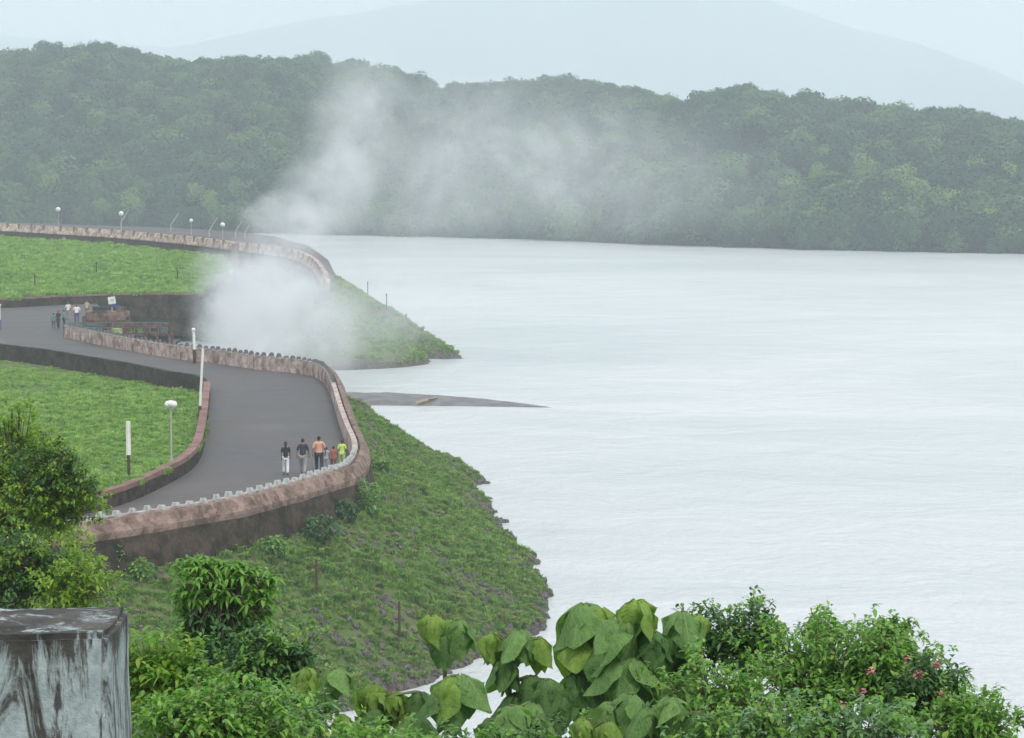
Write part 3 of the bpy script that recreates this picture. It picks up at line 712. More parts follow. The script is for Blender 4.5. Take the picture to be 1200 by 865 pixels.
person(at_z(90, 379, 6.0), R(180), 1.65, (0.8, 0.78, 0.7), (0.12, 0.1, 0.2), 'person in a broad cream white shirt beside the hoist deck', 1.3, 0.05)
person(at_z(102, 372, 6.1), R(160), 1.55, (0.45, 0.42, 0.28), (0.25, 0.2, 0.15), 'person in a yellowish shirt standing farther back by the back wall', 1.0, 0.05)
# stone apron carrying those behind the parapet end
ap = [(p.x, p.y) for p in (at_z(76, 384, 6), at_z(120, 391, 6), at_z(124, 366, 6), at_z(110, 353, 6), at_z(70, 353, 6))]
poly_sheet('apron', ap, lambda x, y: 6.006, M['asphalt'], 3.0)

# ------------------------------------------------------------------ stone bar in the lake
vs = []; fs = []; nxs, nys = 90, 9
for i in range(nxs + 1):
    t_ = i / nxs; u = 395 + (650 - 395) * t_; c = at_z(u, 478 - 4 * (1 - t_) * 0.5, 0)
    w = 12.0 * (1 - t_ ** 2.2) + 0.3; hgt = 0.42 * (1 - t_ ** 2) + 0.04
    for j in range(nys + 1):
        s_ = j / nys; y = c.y + w * s_
        z = hgt * math.sin(math.pi * min(s_ * 1.0 + 0.08, 1)) ** 0.5 + fbm(c.x, y, 0.6, 3, 2.0) * 0.10 * (1 - t_) - 0.05 if 0 < j < nys else -0.4
        vs.append((c.x, y, z))
fs = [(i*(nys+1)+j, (i+1)*(nys+1)+j, (i+1)*(nys+1)+j+1, i*(nys+1)+j+1) for i in range(nxs) for j in range(nys)]
tag(mesh_obj('shoal', vs, fs, M['spit'], smooth=True), kind='structure')
lp2 = at_z(500, 471, 0.3)
lg = tag(empty('driftwood_log', lp2), 'short tan log lying on the dark stone bar in the lake', 'log')
MB().tube([(-0.9, -0.9, 0.02), (0.0, 0.3, 0.1), (0.7, 1.6, 0.12)], [0.11, 0.14, 0.09], 8).build('trunk', simple('tan_driftwood', (0.35, 0.28, 0.2), 0.9), lg)
MB().tube([(0.0, 0.3, 0.12), (0.9, 0.4, 0.25)], [0.06, 0.03], 6).build('branch_stub', M['wood'], lg)

# ------------------------------------------------------------------ rocks
def rock_mesh(seed, sub=2):
    bm = bmesh.new(); bmesh.ops.create_icosphere(bm, subdivisions=sub, radius=1)
    for v in bm.verts:
        n = mnoise.noise(v.co * 1.1 + Vector((seed, seed*2, 0))) * 0.55 + mnoise.noise(v.co * 2.7 + Vector((0, seed, 4))) * 0.22
        v.co *= 1 + n
    me = bpy.data.meshes.new('rock'); bm.to_mesh(me); bm.free(); me.materials.append(M['rock']); return me
rocks = [rock_mesh(s * 3.7, 2) for s in range(6)]
def put_rock(p, s, label, group):
    o = bpy.data.objects.new('rock', rnd.choice(rocks)); link(o); o.location = p
    o.rotation_euler = (rnd.uniform(0, 6), rnd.uniform(0, 6), rnd.uniform(0, 6)); o.scale = (s * rnd.uniform(.8, 1.3), s * rnd.uniform(.8, 1.2), s * rnd.uniform(.6, 1.1))
    tag(o, label, 'rock', group)
for (u, v, s, lb) in [(629, 669, .17, 'dark rock in the water off the near headland, the farther single one'), (605, 645, .13, 'tiny dark rock awash close to the slope edge'),
                  (637, 683, .16, 'dark rock in the water beside the near headland tip'), (633, 700, .2, 'dark flat rock in a small cluster off the headland'),
                  (626, 712, .17, 'dark rock touching the headland foot at the waterline'), (638, 694, .12, 'smallest rock of the cluster off the headland')]:
    put_rock(at_z(u, v, 0.02), s, lb, None)
cnt = 0
for k in range(4000):                        # boulders along the waterline of the near headland
    if cnt >= 120: break
    x = rnd.uniform(-8, 3.5); y = rnd.uniform(96, 176)
    z = bank_z(x, y)
    if -0.08 < z < 0.35:
        put_rock(Vector((x, y, z + 0.03)), rnd.choice([.08, .11, .14, .18, .25]), 'dark wet boulder on the waterline of the near headland', 'boulders along the near waterline'); cnt += 1

# ------------------------------------------------------------------ scatter with geometry nodes (stuff only)
def scatter(name, meshes, pts, label, cat):
    """pts rows: x y z, rot x y z, scale, index"""
    a = np.array(pts, dtype=np.float32); me = bpy.data.meshes.new(name); me.vertices.add(len(a))
    me.vertices.foreach_set('co', a[:, :3].ravel())
    r = me.attributes.new('rot', 'FLOAT_VECTOR', 'POINT'); r.data.foreach_set('vector', np.ascontiguousarray(a[:, 3:6]).ravel())
    s = me.attributes.new('scl', 'FLOAT', 'POINT'); s.data.foreach_set('value', np.ascontiguousarray(a[:, 6]))
    d = me.attributes.new('idx', 'INT', 'POINT'); d.data.foreach_set('value', a[:, 7].astype(np.int32))
    src = bpy.data.collections.new(name + '_sources')
    for i, m_ in enumerate(meshes):
        o = bpy.data.objects.new('%s_source_%02d' % (name, i), m_); src.objects.link(o)
    o = link(bpy.data.objects.new(name, me)); ng = bpy.data.node_groups.new(name, 'GeometryNodeTree')
    ng.interface.new_socket('Geometry', in_out='INPUT', socket_type='NodeSocketGeometry'); ng.interface.new_socket('Geometry', in_out='OUTPUT', socket_type='NodeSocketGeometry')
    N = ng.nodes; Lk = ng.links; gi = N.new('NodeGroupInput'); go = N.new('NodeGroupOutput')
    ci = N.new('GeometryNodeCollectionInfo'); ci.inputs[0].default_value = src; ci.inputs[1].default_value = True; ci.inputs[2].default_value = True
    ip = N.new('GeometryNodeInstanceOnPoints'); ip.inputs['Pick Instance'].default_value = True
    def attr(nm, ty):
        n = N.new('GeometryNodeInputNamedAttribute'); n.data_type = ty; n.inputs[0].default_value = nm; return n.outputs[0]
    Lk.new(gi.outputs[0], ip.inputs['Points']); Lk.new(ci.outputs[0], ip.inputs['Instance']); Lk.new(attr('idx', 'INT'), ip.inputs['Instance Index'])
    Lk.new(attr('rot', 'FLOAT_VECTOR'), ip.inputs['Rotation']); Lk.new(attr('scl', 'FLOAT'), ip.inputs['Scale']); Lk.new(ip.outputs[0], go.inputs[0])
    md = o.modifiers.new('scatter', 'NODES'); md.node_group = ng
    return tag(o, label, cat, kind='stuff')

G1 = leaf_mat('grass_blades', [(0.14, 0.25, 0.05), (0.20, 0.34, 0.07), (0.28, 0.40, 0.10)], 0.35, 0.7, 'object', (0.15, (0.8, 0.85, 0.8), (1.2, 1.15, 1.1)))
G3 = leaf_mat('meadow_blades', [(0.17, 0.32, 0.06), (0.25, 0.42, 0.09), (0.36, 0.52, 0.14), (0.30, 0.40, 0.12)], 0.4, 0.7, 'object', (0.15, (0.75, 0.8, 0.75), (1.2, 1.15, 1.1)))
G2 = leaf_mat('weed_leaves', [(0.09, 0.18, 0.04), (0.16, 0.28, 0.06), (0.23, 0.34, 0.08), (0.27, 0.28, 0.12), (0.12, 0.23, 0.06)], 0.35, 0.7, 'object')
def tuft(seed, n, h, spread, width, mat, broad=False):
    r = random.Random(seed); vs = []; fs = []
    for _ in range(n):
        a = r.uniform(0, 6.28); q = r.uniform(0, spread); x, y = math.cos(a)*q, math.sin(a)*q
        hh = h * r.uniform(.5, 1.1); l = r.uniform(.15, .7) * hh; b = a + r.uniform(-.8, .8); w = width * r.uniform(.7, 1.3)
        px_, py_ = -math.sin(b)*w, math.cos(b)*w; k = len(vs)
        mx, my = x + math.cos(b)*l*.35, y + math.sin(b)*l*.35
        vs += [(x-px_*.6, y-py_*.6, 0), (x+px_*.6, y+py_*.6, 0), (mx+px_, my+py_, hh*.65), (mx-px_, my-py_, hh*.65), (x+math.cos(b)*l, y+math.sin(b)*l, hh*(.75 if broad else 1))]
        fs += [(k, k+1, k+2, k+3), (k+3, k+2, k+4)]
    me = bpy.data.meshes.new('tuft'); me.from_pydata(vs, [], fs); me.materials.append(mat); return me
mtufts = [tuft(s + 20, 34, .34, .22, .035, G3) for s in range(3)] + [tuft(s + 29, 26, .45, .28, .06, G3, True) for s in range(2)]
def sample_poly(poly, n, zf, hfun):
    xs = [p[0] for p in poly]; ys = [p[1] for p in poly]; out = []
    X = np.array([rnd.uniform(min(xs), max(xs)) for _ in range(n)]); Y = np.array([rnd.uniform(min(ys), max(ys)) for _ in range(n)])
    ok = inside(X, Y, poly) & (np.abs(X) < 0.215 * Y)
    for x, y in zip(X[ok], Y[ok]): out.append(hfun(x, y, zf(x, y)))
    return out
tufts = [tuft(s, 34, .34, .22, .035, G1) for s in range(3)] + [tuft(s + 9, 26, .5, .28, .06, G2, True) for s in range(2)]
def gp_(x, y, z):
    k = mnoise.noise(Vector((x * .35, y * .35, 2))) + .7 * mnoise.noise(Vector((x * .09, y * .09, 7)))
    return (x, y, z - .03, rnd.uniform(-.2, .2), rnd.uniform(-.2, .2), rnd.uniform(0, 6.28), max(.35, .75 + k * .6) * rnd.uniform(.6, 1.15), rnd.choice([0, 1, 2, 0, 1, 2, 3, 4]))
scatter('island_grass', mtufts, sample_poly(isl_poly, 34000, isl_z, gp_), 'bright green grass covering the island between the two roads', 'grass')
scatter('slope_grass', mtufts, sample_poly(up_poly, 26000, lambda x, y: up_z(x, y), lambda x, y, z: gp_(x, y, z)[:6] + (rnd.uniform(.9, 1.9), rnd.choice([0, 1, 2, 3]))), 'green grass covering the upper slope below the crest parapet', 'grass')
# near embankment: grass, weeds and small stones
X = np.array([rnd.uniform(-22, 4) for _ in range(46000)]); Y = np.array([rnd.uniform(84, 176) for _ in range(46000)])
ok = ~inside(X, Y, P1) & (np.abs(X) < .215 * Y); X, Y = X[ok], Y[ok]; Z = bank_height(X[None, :], Y[None, :])[0]
D, _ = seg_dist(X, Y, [(p.x, p.y, 0) for p in P1]); gr = []; stn = []
for x, y, z, d in zip(X, Y, Z, D):
    if z < 0.05 or d < 1.2: continue
    k = mnoise.noise(Vector((x * .3, y * .3, 5))) + rnd.uniform(-.35, .35)
    if z < 0.12 + k * .5 or k < -0.36:
        if rnd.random() < .5: stn.append((x, y, z, rnd.uniform(0, 6), rnd.uniform(0, 6), rnd.uniform(0, 6), rnd.uniform(.05, .17), rnd.randrange(6)))
    else: gr.append((x, y, z - .03, rnd.uniform(-.2, .2), rnd.uniform(-.2, .2), rnd.uniform(0, 6.28), max(.3, .68 + k * .5) * rnd.uniform(.5, 1.1), rnd.choice([0, 1, 2, 3, 4, 0, 1])))
scatter('embankment_grass', tufts, gr, 'grass and weeds over the near embankment below the parapet', 'grass')
scatter('embankment_stones', rocks, stn, 'loose dark stones scattered over the near embankment', 'stones')
# far headland weeds
fp = []
for _ in range(9000):
    x = rnd.uniform(-42, -3); y = rnd.uniform(246, 300); fp.append((x, y))
fx = np.array([p[0] for p in fp]); fy = np.array([p[1] for p in fp]); fz = bank_height(fx[None, :], fy[None, :])[0]; in2 = inside(fx, fy, P2)
scatter('headland_grass', mtufts, [(x, y, z - .05, 0, 0, rnd.uniform(0, 6.28), rnd.uniform(.6, 1.3), rnd.randrange(5)) for x, y, z, i_ in zip(fx, fy, fz, in2) if z > .3 and not i_], 'thin grass over the far headland behind the mist', 'grass')

# ------------------------------------------------------------------ trees of the far shore
def clump_crown(seed, n, r=1.0, lobes=9, leaf=.16, tall=1.0, mat=None, name='crown'):
    rr = random.Random(seed); L = []
    for i in range(lobes):
        a = rr.uniform(0, 6.28); e = rr.uniform(-.25, 1); q = rr.uniform(.25, .62) * math.sqrt(max(0, 1 - max(e, 0) ** 2 * .8))
        L.append((Vector((math.cos(a)*q, math.sin(a)*q, e * .5 * tall)), rr.uniform(.3, .5)))
    L.append((Vector((0, 0, .2 * tall)), .55)); vs = []; fs = []
    for _ in range(n):
        c, lr = L[rr.randrange(len(L))]
        d = Vector((rr.gauss(0, 1), rr.gauss(0, 1), rr.gauss(0.25, 1))).normalized()
        p = c + d * lr * rr.uniform(.72, 1.08)
        nrm = (d + Vector((rr.uniform(-.7, .7), rr.uniform(-.7, .7), rr.uniform(-.2, .8)))).normalized()
        a = nrm.orthogonal().normalized(); b = nrm.cross(a); th = rr.uniform(0, 6.28)
        a, b = a*math.cos(th)+b*math.sin(th), b*math.cos(th)-a*math.sin(th); s = leaf * rr.uniform(.5, 1.2); k = len(vs)
        for (i, j) in ((-.5, -.2), (.1, -.55), (.6, .05), (.0, .5)): vs.append((p + a*i*s*1.3 + b*j*s*1.3) * r)
        fs.append((k, k+1, k+2, k+3))
    me = bpy.data.meshes.new(name); me.from_pydata([tuple(v) for v in vs], [], fs); me.materials.append(mat); return me
FD = leaf_mat('forest_leaves', [(0.02, 0.06, 0.026), (0.03, 0.08, 0.032), (0.11, 0.20, 0.06), (0.02, 0.06, 0.028), (0.08, 0.15, 0.045), (0.015, 0.04, 0.02), (0.055, 0.125, 0.04)], .2, .8, 'object')
FL = leaf_mat('pale_forest_leaves', [(0.13, 0.22, 0.065), (0.19, 0.28, 0.085), (0.15, 0.25, 0.07)], .25, .8, 'object')
dark = [clump_crown(s, 2000, 1, 13, .095, rnd.uniform(.8, 1.4), FD) for s in range(6)]
pale = [clump_crown(s + 50, 1800, 1, 12, .09, rnd.uniform(1.1, 1.7), FL) for s in range(4)]
pts = []; hu = -120
for k_ in range(6200):
    u = rnd.uniform(-130, 1330); t_ = rnd.uniform(0.04, 1.12) ** 0.85 if k_ < 5000 else rnd.uniform(-.01, .22); p = hill_pt(u, t_)
    s = rnd.choice([rnd.uniform(2.4, 4.2), rnd.uniform(4.0, 6.6)])
    pts.append((p.x, p.y, p.z + s * rnd.uniform(.35, .8), rnd.uniform(-.1, .1), rnd.uniform(-.1, .1), rnd.uniform(0, 6.28), s, rnd.randrange(6)))
scatter('forest', dark, pts, 'dense dark green forest covering the hill across the lake', 'forest')
tm = MB().tube([(0, 0, -1.4), (0.03, 0, 0), (-.02, .03, .5)], [.10, .07, .03], 7); limbs = MB()
tm.tube([(0.02, 0, -.3), (.3, .1, .25)], [.05, .02], 5).tube([(0.02, 0, -.2), (-.3, -.05, .3)], [.05, .02], 5)
trunk_me = bpy.data.meshes.new('trunk'); trunk_me.from_pydata(tm.v, [], tm.f); trunk_me.materials.append(M['bark'])
def shore_tree(p, s, me, label, group, name='tree', hz=1.0):
    t = tag(empty(name, p, rnd.uniform(0, 6.28)), label, 'tree', group); t.scale = (s, s, s * hz)
    for nm, m_ in (('trunk', trunk_me), ('crown', me)):
        o = bpy.data.objects.new(nm, m_); link(o, t); o.location = (0, 0, 0.75)
    return t
for i in range(185):                                    # front row at the waterline
    u = 318 + (1235 - 318) * (i + rnd.uniform(-.4, .4)) / 185; t_ = rnd.choice([.0, .015, .03, .05]); p = hill_pt(u, t_)
    s = rnd.uniform(1.7, 3.6); p.z = max(p.z, 0.1) - s * .25
    shore_tree(p, s, rnd.choice(dark), 'dark round tree in the front row of wood along the far waterline', 'dark trees along the far waterline', hz=rnd.uniform(.8, 1.2))
for i in range(80):                                     # uneven crowns breaking the skyline
    u = -20 + 1240 * (i + rnd.uniform(-.4, .4)) / 80; p = hill_pt(u, rnd.uniform(.95, 1.02)); s = rnd.uniform(1.8, 3.6); p.z += rnd.uniform(0, 3.2)
    shore_tree(p, s, rnd.choice(dark), 'dark tree crown breaking the skyline of the forested hill', 'trees along the ridge of the forested hill', hz=rnd.uniform(.9, 1.5))
PAL = [(890, 262, 2.6, 'pale tree near the far waterline just right of the darkest shore wood'), (915, 225, 4.2, 'large pale tree leftmost of the tall pale group on the right shore'),
       (935, 275, 2.6, 'short pale yellow tree low at the waterline under the leftmost large pale tree'), (952, 258, 3.2, 'yellow green tree just above the short pale waterline tree'),
       (955, 215, 3.4, 'pale tree close behind the leftmost large pale tree'), (985, 228, 3.0, 'small pale tree in the gap between the two tall pale groups'),
       (1010, 205, 3.6, 'pale tree highest up the slope left of the brightest crown'), (1030, 250, 3.4, 'pale tree in mid slope below the brightest crown'),
       (1048, 215, 4.3, 'brightest and largest yellow green crown on the right shore'), (1068, 232, 4.0, 'broad pale tree touching the brightest crown on its right'),
       (1040, 282, 2.6, 'small brownish pale tree at the waterline under the brightest crown'), (1115, 245, 3.6, 'pale tree right of a dark gap in the pale wood'),
       (1130, 205, 4.2, 'large pale tree high up the slope near the right end of the shore'), (1150, 262, 3.6, 'pale tree low near the right end of the far shore'),
       (1170, 215, 3.8, 'pale tree next to last along the right end of the wood'), (1195, 250, 4.0, 'pale bright tree cut by the right edge of the photo'),
       (1108, 275, 2.8, 'small pale tree at the waterline below the dark gap'), (880, 282, 2.4, 'smallest pale shrubby tree at the water before the tall pale group'),
       (805, 258, 2.6, 'lone pale tree standing apart near the middle of the right shore'), (815, 276, 2.2, 'low pale tree at the waterline under the lone pale tree'),
       (708, 262, 2.2, 'small pale tree at the edge of the drifting mist'), (740, 268, 2.0, 'tiny pale tree just right of the drifting mist'), (660, 268, 2.0, 'tiny pale tree half hidden in the drifting mist'),
       (65, 215, 3.2, 'pale tree directly above the leftmost crest lamp'), (160, 232, 3.4, 'pale tree above the crest lamp with the slanting rod'), (120, 240, 2.8, 'small pale tree between the two left crest lamps'),
       (235, 225, 3.0, 'pale tree above the smaller crest lamp'), (250, 238, 2.6, 'small pale tree above the lamp next to the crest pier')]
for (u, v, s, lb) in PAL:
    best = None
    for t_ in np.linspace(0.0, .9, 60):
        p = hill_pt(u, t_); q = 170 + (21.5 - p.z - s * 1.2) * F / p.y
        if best is None or abs(q - v) < best[0]: best = (abs(q - v), p)
    s *= 1.2; q = best[1] + Vector((0, -4.5, 0.2 - s * .15)); q.y = max(q.y, shore_d(u) + 1.5)
    shore_tree(q, s, rnd.choice(pale), lb, 'pale trees in the wood across the lake', hz=rnd.uniform(1.0, 1.3))

# ------------------------------------------------------------------ shrubs and near trees with modelled leaves
class Leaves:
    def __init__(s): s.v = []; s.f = []
    def leaf(s, p, d, ln, w, droop=.3, up=Vector((0, 0, 1))):
        d = d.normalized(); side = d.cross(up)
        if side.length < .05: side = Vector((1, 0, 0))
        side.normalize(); n = side.cross(d); k = len(s.v); D = Vector((0, 0, -1)) * droop * ln
        a = p; m1 = p + d*ln*.35 + D*.12; m2 = p + d*ln*.7 + D*.5; t = p + d*ln + D
        s.v += [a, m1 + side*w*.5 + n*w*.12, m1, m1 - side*w*.5 + n*w*.12, m2 + side*w*.38 + n*w*.08, m2, m2 - side*w*.38 + n*w*.08, t]
        s.f += [(k, k+2, k+1), (k, k+3, k+2), (k+1, k+2, k+5, k+4), (k+2, k+3, k+6, k+5), (k+4, k+5, k+7), (k+5, k+6, k+7)]
    def build(s, name, mat, parent): return mesh_obj(name, s.v, s.f, mat, parent, True)
def rdir(r, up=.3):
    return Vector((r.gauss(0, 1), r.gauss(0, 1), r.gauss(up, .8))).normalized()
LM = {
 'right': leaf_mat('shrub_leaves', [(0.078, 0.203, 0.04), (0.156, 0.328, 0.055), (0.265, 0.452, 0.078), (0.109, 0.234, 0.078), (0.312, 0.421, 0.078)], .35, .45),
 'yellow': leaf_mat('yellow_green_leaves', [(0.12, 0.22, 0.03), (0.22, 0.36, 0.05), (0.38, 0.50, 0.07), (0.15, 0.27, 0.04), (0.30, 0.40, 0.06)], .45, .5),
 'darkg': leaf_mat('dark_green_leaves', [(0.035, 0.086, 0.026), (0.061, 0.148, 0.043), (0.096, 0.209, 0.052)], .25, .5),
 'fresh': leaf_mat('fresh_leaves', [(0.105, 0.252, 0.032), (0.168, 0.347, 0.053), (0.231, 0.42, 0.084)], .45, .45),
 'grey': leaf_mat('grey_green_leaves', [(0.097, 0.193, 0.083), (0.152, 0.275, 0.123), (0.22, 0.358, 0.165)], .3, .5),
}
def shrub(name, label, cat, u, v, d, ru, rv, n_tips, per, ln, w, mat, mat2=None, group=None, droop=.35, seed=1, ground=None, frac2=.35, rdep=None, ragged=.25, narrow=False):
    """crown centred on pixel u,v at distance d with radii ru, rv pixels"""
    r = random.Random(seed); c = at_d(u, v, d); k = d / F; rx, rz = ru * k, rv * k; ry = rdep or rx * .8
    gz = ground if ground is not None else near_z(c.x, c.y)
    t = tag(empty(name, (c.x, c.y, gz)), label, cat, group); cc = Vector((0, 0, c.z - gz))
    tr = MB(); tb = cc - Vector((0, 0, rz * .5)); th = max(.012, rx * .05)
    tr.tube([(0, 0, -.3), (tb.x + .02, tb.y, tb.z * .5), tb, cc + Vector((0, 0, rz * .3))], [th * 1.5, th * 1.2, th, th * .4], 8)
    lo = Leaves(); hi = Leaves()
    for i in range(n_tips):
        q = rdir(r, .15); rad = r.uniform(.25, 1) ** .5
        wob = 1 + ragged * mnoise.noise(q * 2.1 + Vector((seed, 0, 0))) * 2
        tip = cc + Vector((q.x * rx, q.y * ry, q.z * rz)) * rad * wob
        if i % 4 == 0: tr.tube([tb.lerp(cc, r.random()), tb.lerp(tip, .6) + Vector((0, 0, -.05 * rz)), tip], [th * .45, th * .3, th * .12], 5, False)
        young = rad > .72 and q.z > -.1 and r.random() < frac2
        for _ in range(per):
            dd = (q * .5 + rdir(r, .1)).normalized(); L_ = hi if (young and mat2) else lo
            L_.leaf(tip + rdir(r) * ln * .6, dd, ln * r.uniform(.6, 1.2), w * r.uniform(.7, 1.2), droop * r.uniform(.5, 1.5))
    tr.build('trunk' if cat == 'tree' else 'stem', M['bark'], t); lo.build('crown', LM[mat], t)
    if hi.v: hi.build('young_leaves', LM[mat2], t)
    return t
# right-hand shrubs
RS = [(870, 752, 14.5, 62, 48, 'darkg', 'right', 'dark topped shrub just right of the big drooping leaves', 190), (835, 830, 13.5, 75, 60, 'right', 'fresh', 'leafy green shrub at the foot of the dark topped shrub', 210),
      (960, 790, 14.2, 80, 66, 'right', 'fresh', 'broad bright green shrub in the middle of the right thicket', 260), (965, 742, 14.8, 30, 24, 'right', 'yellow', 'thin leafy top rising above the broad green shrub', 40),
      (1045, 790, 14.0, 58, 52, 'right', 'fresh', 'rounded shrub with pink blossoms in the right thicket', 200), (1040, 748, 14.3, 30, 26, 'right', 'fresh', 'small bushy top above the pink blossoms', 60),
      (1090, 812, 13.6, 46, 48, 'darkg', 'right', 'darker shrub right of the pink blossoms', 130), (1135, 852, 13.2, 62, 44, 'right', 'fresh', 'low outermost shrub sloping down to the right corner', 150),
      (900, 862, 12.5, 90, 40, 'right', 'grey', 'low shrub along the bottom below the dark topped shrub', 190), (1010, 868, 12.3, 80, 40, 'grey', 'fresh', 'grey green low shrub at the bottom of the thicket', 170)]
for i, (u, v, d, ru, rv, m1, m2, lb, n) in enumerate(RS):
    t = shrub('shrub', lb, 'shrub', u, v, d, ru, rv, int(n * 2.2), 9, .046, .022, m1, m2, 'shrubs of the right thicket', seed=20 + i, ragged=.5)
    if i in (4, 6):
        c = at_d(u, v, d)
        for (bu, bv) in ([(1062, 772), (1067, 790), (987, 827), (1020, 786)] if i == 4 else [(1098, 780), (1077, 790), (1103, 815), (1093, 838), (1010, 812)]):
            p = at_d(bu, bv, d - ru * .8 * d / F - .05) - Vector(t.location); fl = Leaves()
            for _ in range(26): fl.leaf(p + rdir(rnd) * .012, rdir(rnd), .028, .02, .2)
            fl.build('blossom', M['blossom'], t)
# left tree and thicket
LT = [(15, 565, 30, 66, 84, 'yellow', 'yellow', 'fine leaved yellow green tree rising at the left edge before the road', 'tree', 2300, .06, .035),
      (58, 575, 29, 48, 60, 'yellow', 'darkg', 'smaller yellowish tree reaching toward the parapet at the left', 'tree', 1300, .055, .032),
      (30, 668, 27, 78, 52, 'darkg', 'yellow', 'dark tree mass just above the concrete wall', 'tree', 700, .07, .032),
      (85, 690, 26, 40, 40, 'yellow', 'yellow', 'low yellow tinted bush above the corner of the concrete wall', 'shrub', 260, .07, .032)]
for i, (u, v, d, ru, rv, m1, m2, lb, cat, n, ln, w) in enumerate(LT):
    shrub('tree' if cat == 'tree' else 'shrub', lb, cat, u, v, d, ru, rv, n, 9, ln, w, m1, m2, seed=40 + i, frac2=.6, ragged=.55)
BL = [(190, 800, 13, 62, 58, 'yellow', 'fresh', 'bright yellow green bush beside the concrete wall', 'shrub', 300, .06, .026),
      (250, 850, 11.5, 90, 50, 'right', 'fresh', 'mid green bush at the bottom right of the concrete wall', 'shrub', 330, .055, .024),
      (315, 785, 16, 60, 48, 'darkg', 'right', 'dark bush below the drooping sapling', 'shrub', 330, .07, .03),
      (330, 850, 12.5, 60, 34, 'grey', 'right', 'low grey green bush at the bottom between sapling and big leaves', 'shrub', 150, .05, .022),
      (255, 755, 21, 44, 55, 'darkg', 'darkg', 'shaded undergrowth round the stem of the drooping sapling', 'shrub', 260, .09, .035),
      (430, 886, 11.5, 110, 34, 'right', 'fresh', 'low bush along the bottom under the round drooping leaves', 'shrub', 240, .05, .024),
      (590, 890, 11.5, 90, 34, 'darkg', 'fresh', 'dark low bush at the bottom under the middle leaves', 'shrub', 200, .05, .024),
      (770, 884, 13.2, 100, 40, 'darkg', 'right', 'dark bush behind the largest drooping leaves', 'shrub', 330, .06, .028)]
for i, (u, v, d, ru, rv, m1, m2, lb, cat, n, ln, w) in enumerate(BL):
    shrub('shrub', lb, cat, u, v, d, ru, rv, int(n * 1.6), 9, ln * .85, w * .85, m1, m2, seed=60 + i, frac2=.5, ragged=.45)
# sapling with hanging sprays
sp0 = at_d(262, 690, 21); gz = near_z(sp0.x, sp0.y)
t = tag(empty('sapling', (sp0.x, sp0.y, gz)), 'young tree with umbrella tiers of bright drooping leaves below the dark wall', 'tree'); r = random.Random(3)
cz = sp0.z - gz; k = 21 / F; tr = MB().tube([(0.15, 0, -.3), (.08, 0, cz * .6), (0.02, 0, cz - .25), (0, 0, cz + .22)], [.05, .04, .03, .01], 8); up_ = Leaves(); low_ = Leaves()
for (u, v, ru, n, yg) in [(235, 660, 36, 26, 1), (270, 665, 34, 24, 1), (300, 690, 24, 16, 1), (225, 690, 26, 14, 1), (262, 685, 44, 22, 1), (295, 712, 22, 14, 1), (318, 675, 12, 6, 1), (215, 705, 12, 6, 1), (255, 715, 46, 30, 0), (270, 740, 40, 26, 0)]:
    for _ in range(n * 3):
        a = r.uniform(0, 6.28); q = r.uniform(0, 1) ** .6
        p = Vector(((u - 262) * k + math.cos(a) * q * ru * k, math.sin(a) * q * ru * k * .9, cz + (690 - v) * k - q * q * 10 * k + r.uniform(-9, 9) * k))
        tr.tube([(0, 0, cz - .25), p.lerp(Vector((0, 0, cz)), .4) + Vector((0, 0, .03)), p], [.008, .005, .003], 4, False)
        for j in range(6):
            b = j * 1.1 + r.random(); (up_ if yg else low_).leaf(p, Vector((math.cos(b), math.sin(b), r.uniform(-.8, .6))), r.uniform(.05, .10), .03, r.uniform(.1, .8))
tr.build('trunk', M['bark'], t); up_.build('young_leaves', LM['fresh'], t); low_.build('crown', LM['darkg'], t)
# small shrubs on the near embankment
for i, (u, v, ru, rv, lb, m1) in enumerate([(376, 620, 22, 18, 'bushy shrub at the foot of the dark wall under the walkers', 'darkg'), (318, 640, 16, 10, 'low shrub below the dark wall left of the bushy one', 'right'),
                (432, 585, 16, 22, 'shrub growing against the wall at the road bend', 'right'), (135, 655, 8, 18, 'spiky upright shrub against the dark wall', 'right'), (165, 668, 12, 12, 'small round shrub against the dark wall', 'right'),
                (405, 600, 12, 14, 'small dark shrub beside the wall corner', 'darkg'), (450, 548, 10, 12, 'small shrub on the embankment just past the bend', 'right')]):
    y0 = 108
    for _ in range(40):
        p = at_d(u, v + rv * .8, y0); y0 += max(-3, min(3, (p.z - bank_z(p.x, p.y)) * 1.5))
    shrub('shrub', lb, 'shrub', u, v, y0, ru, rv, 90, 8, .2, .11, m1, 'fresh' if i in (0,) else None, 'shrubs on the near embankment', seed=80 + i, ground=bank_z(at_d(u, v, y0).x, y0), frac2=.2)

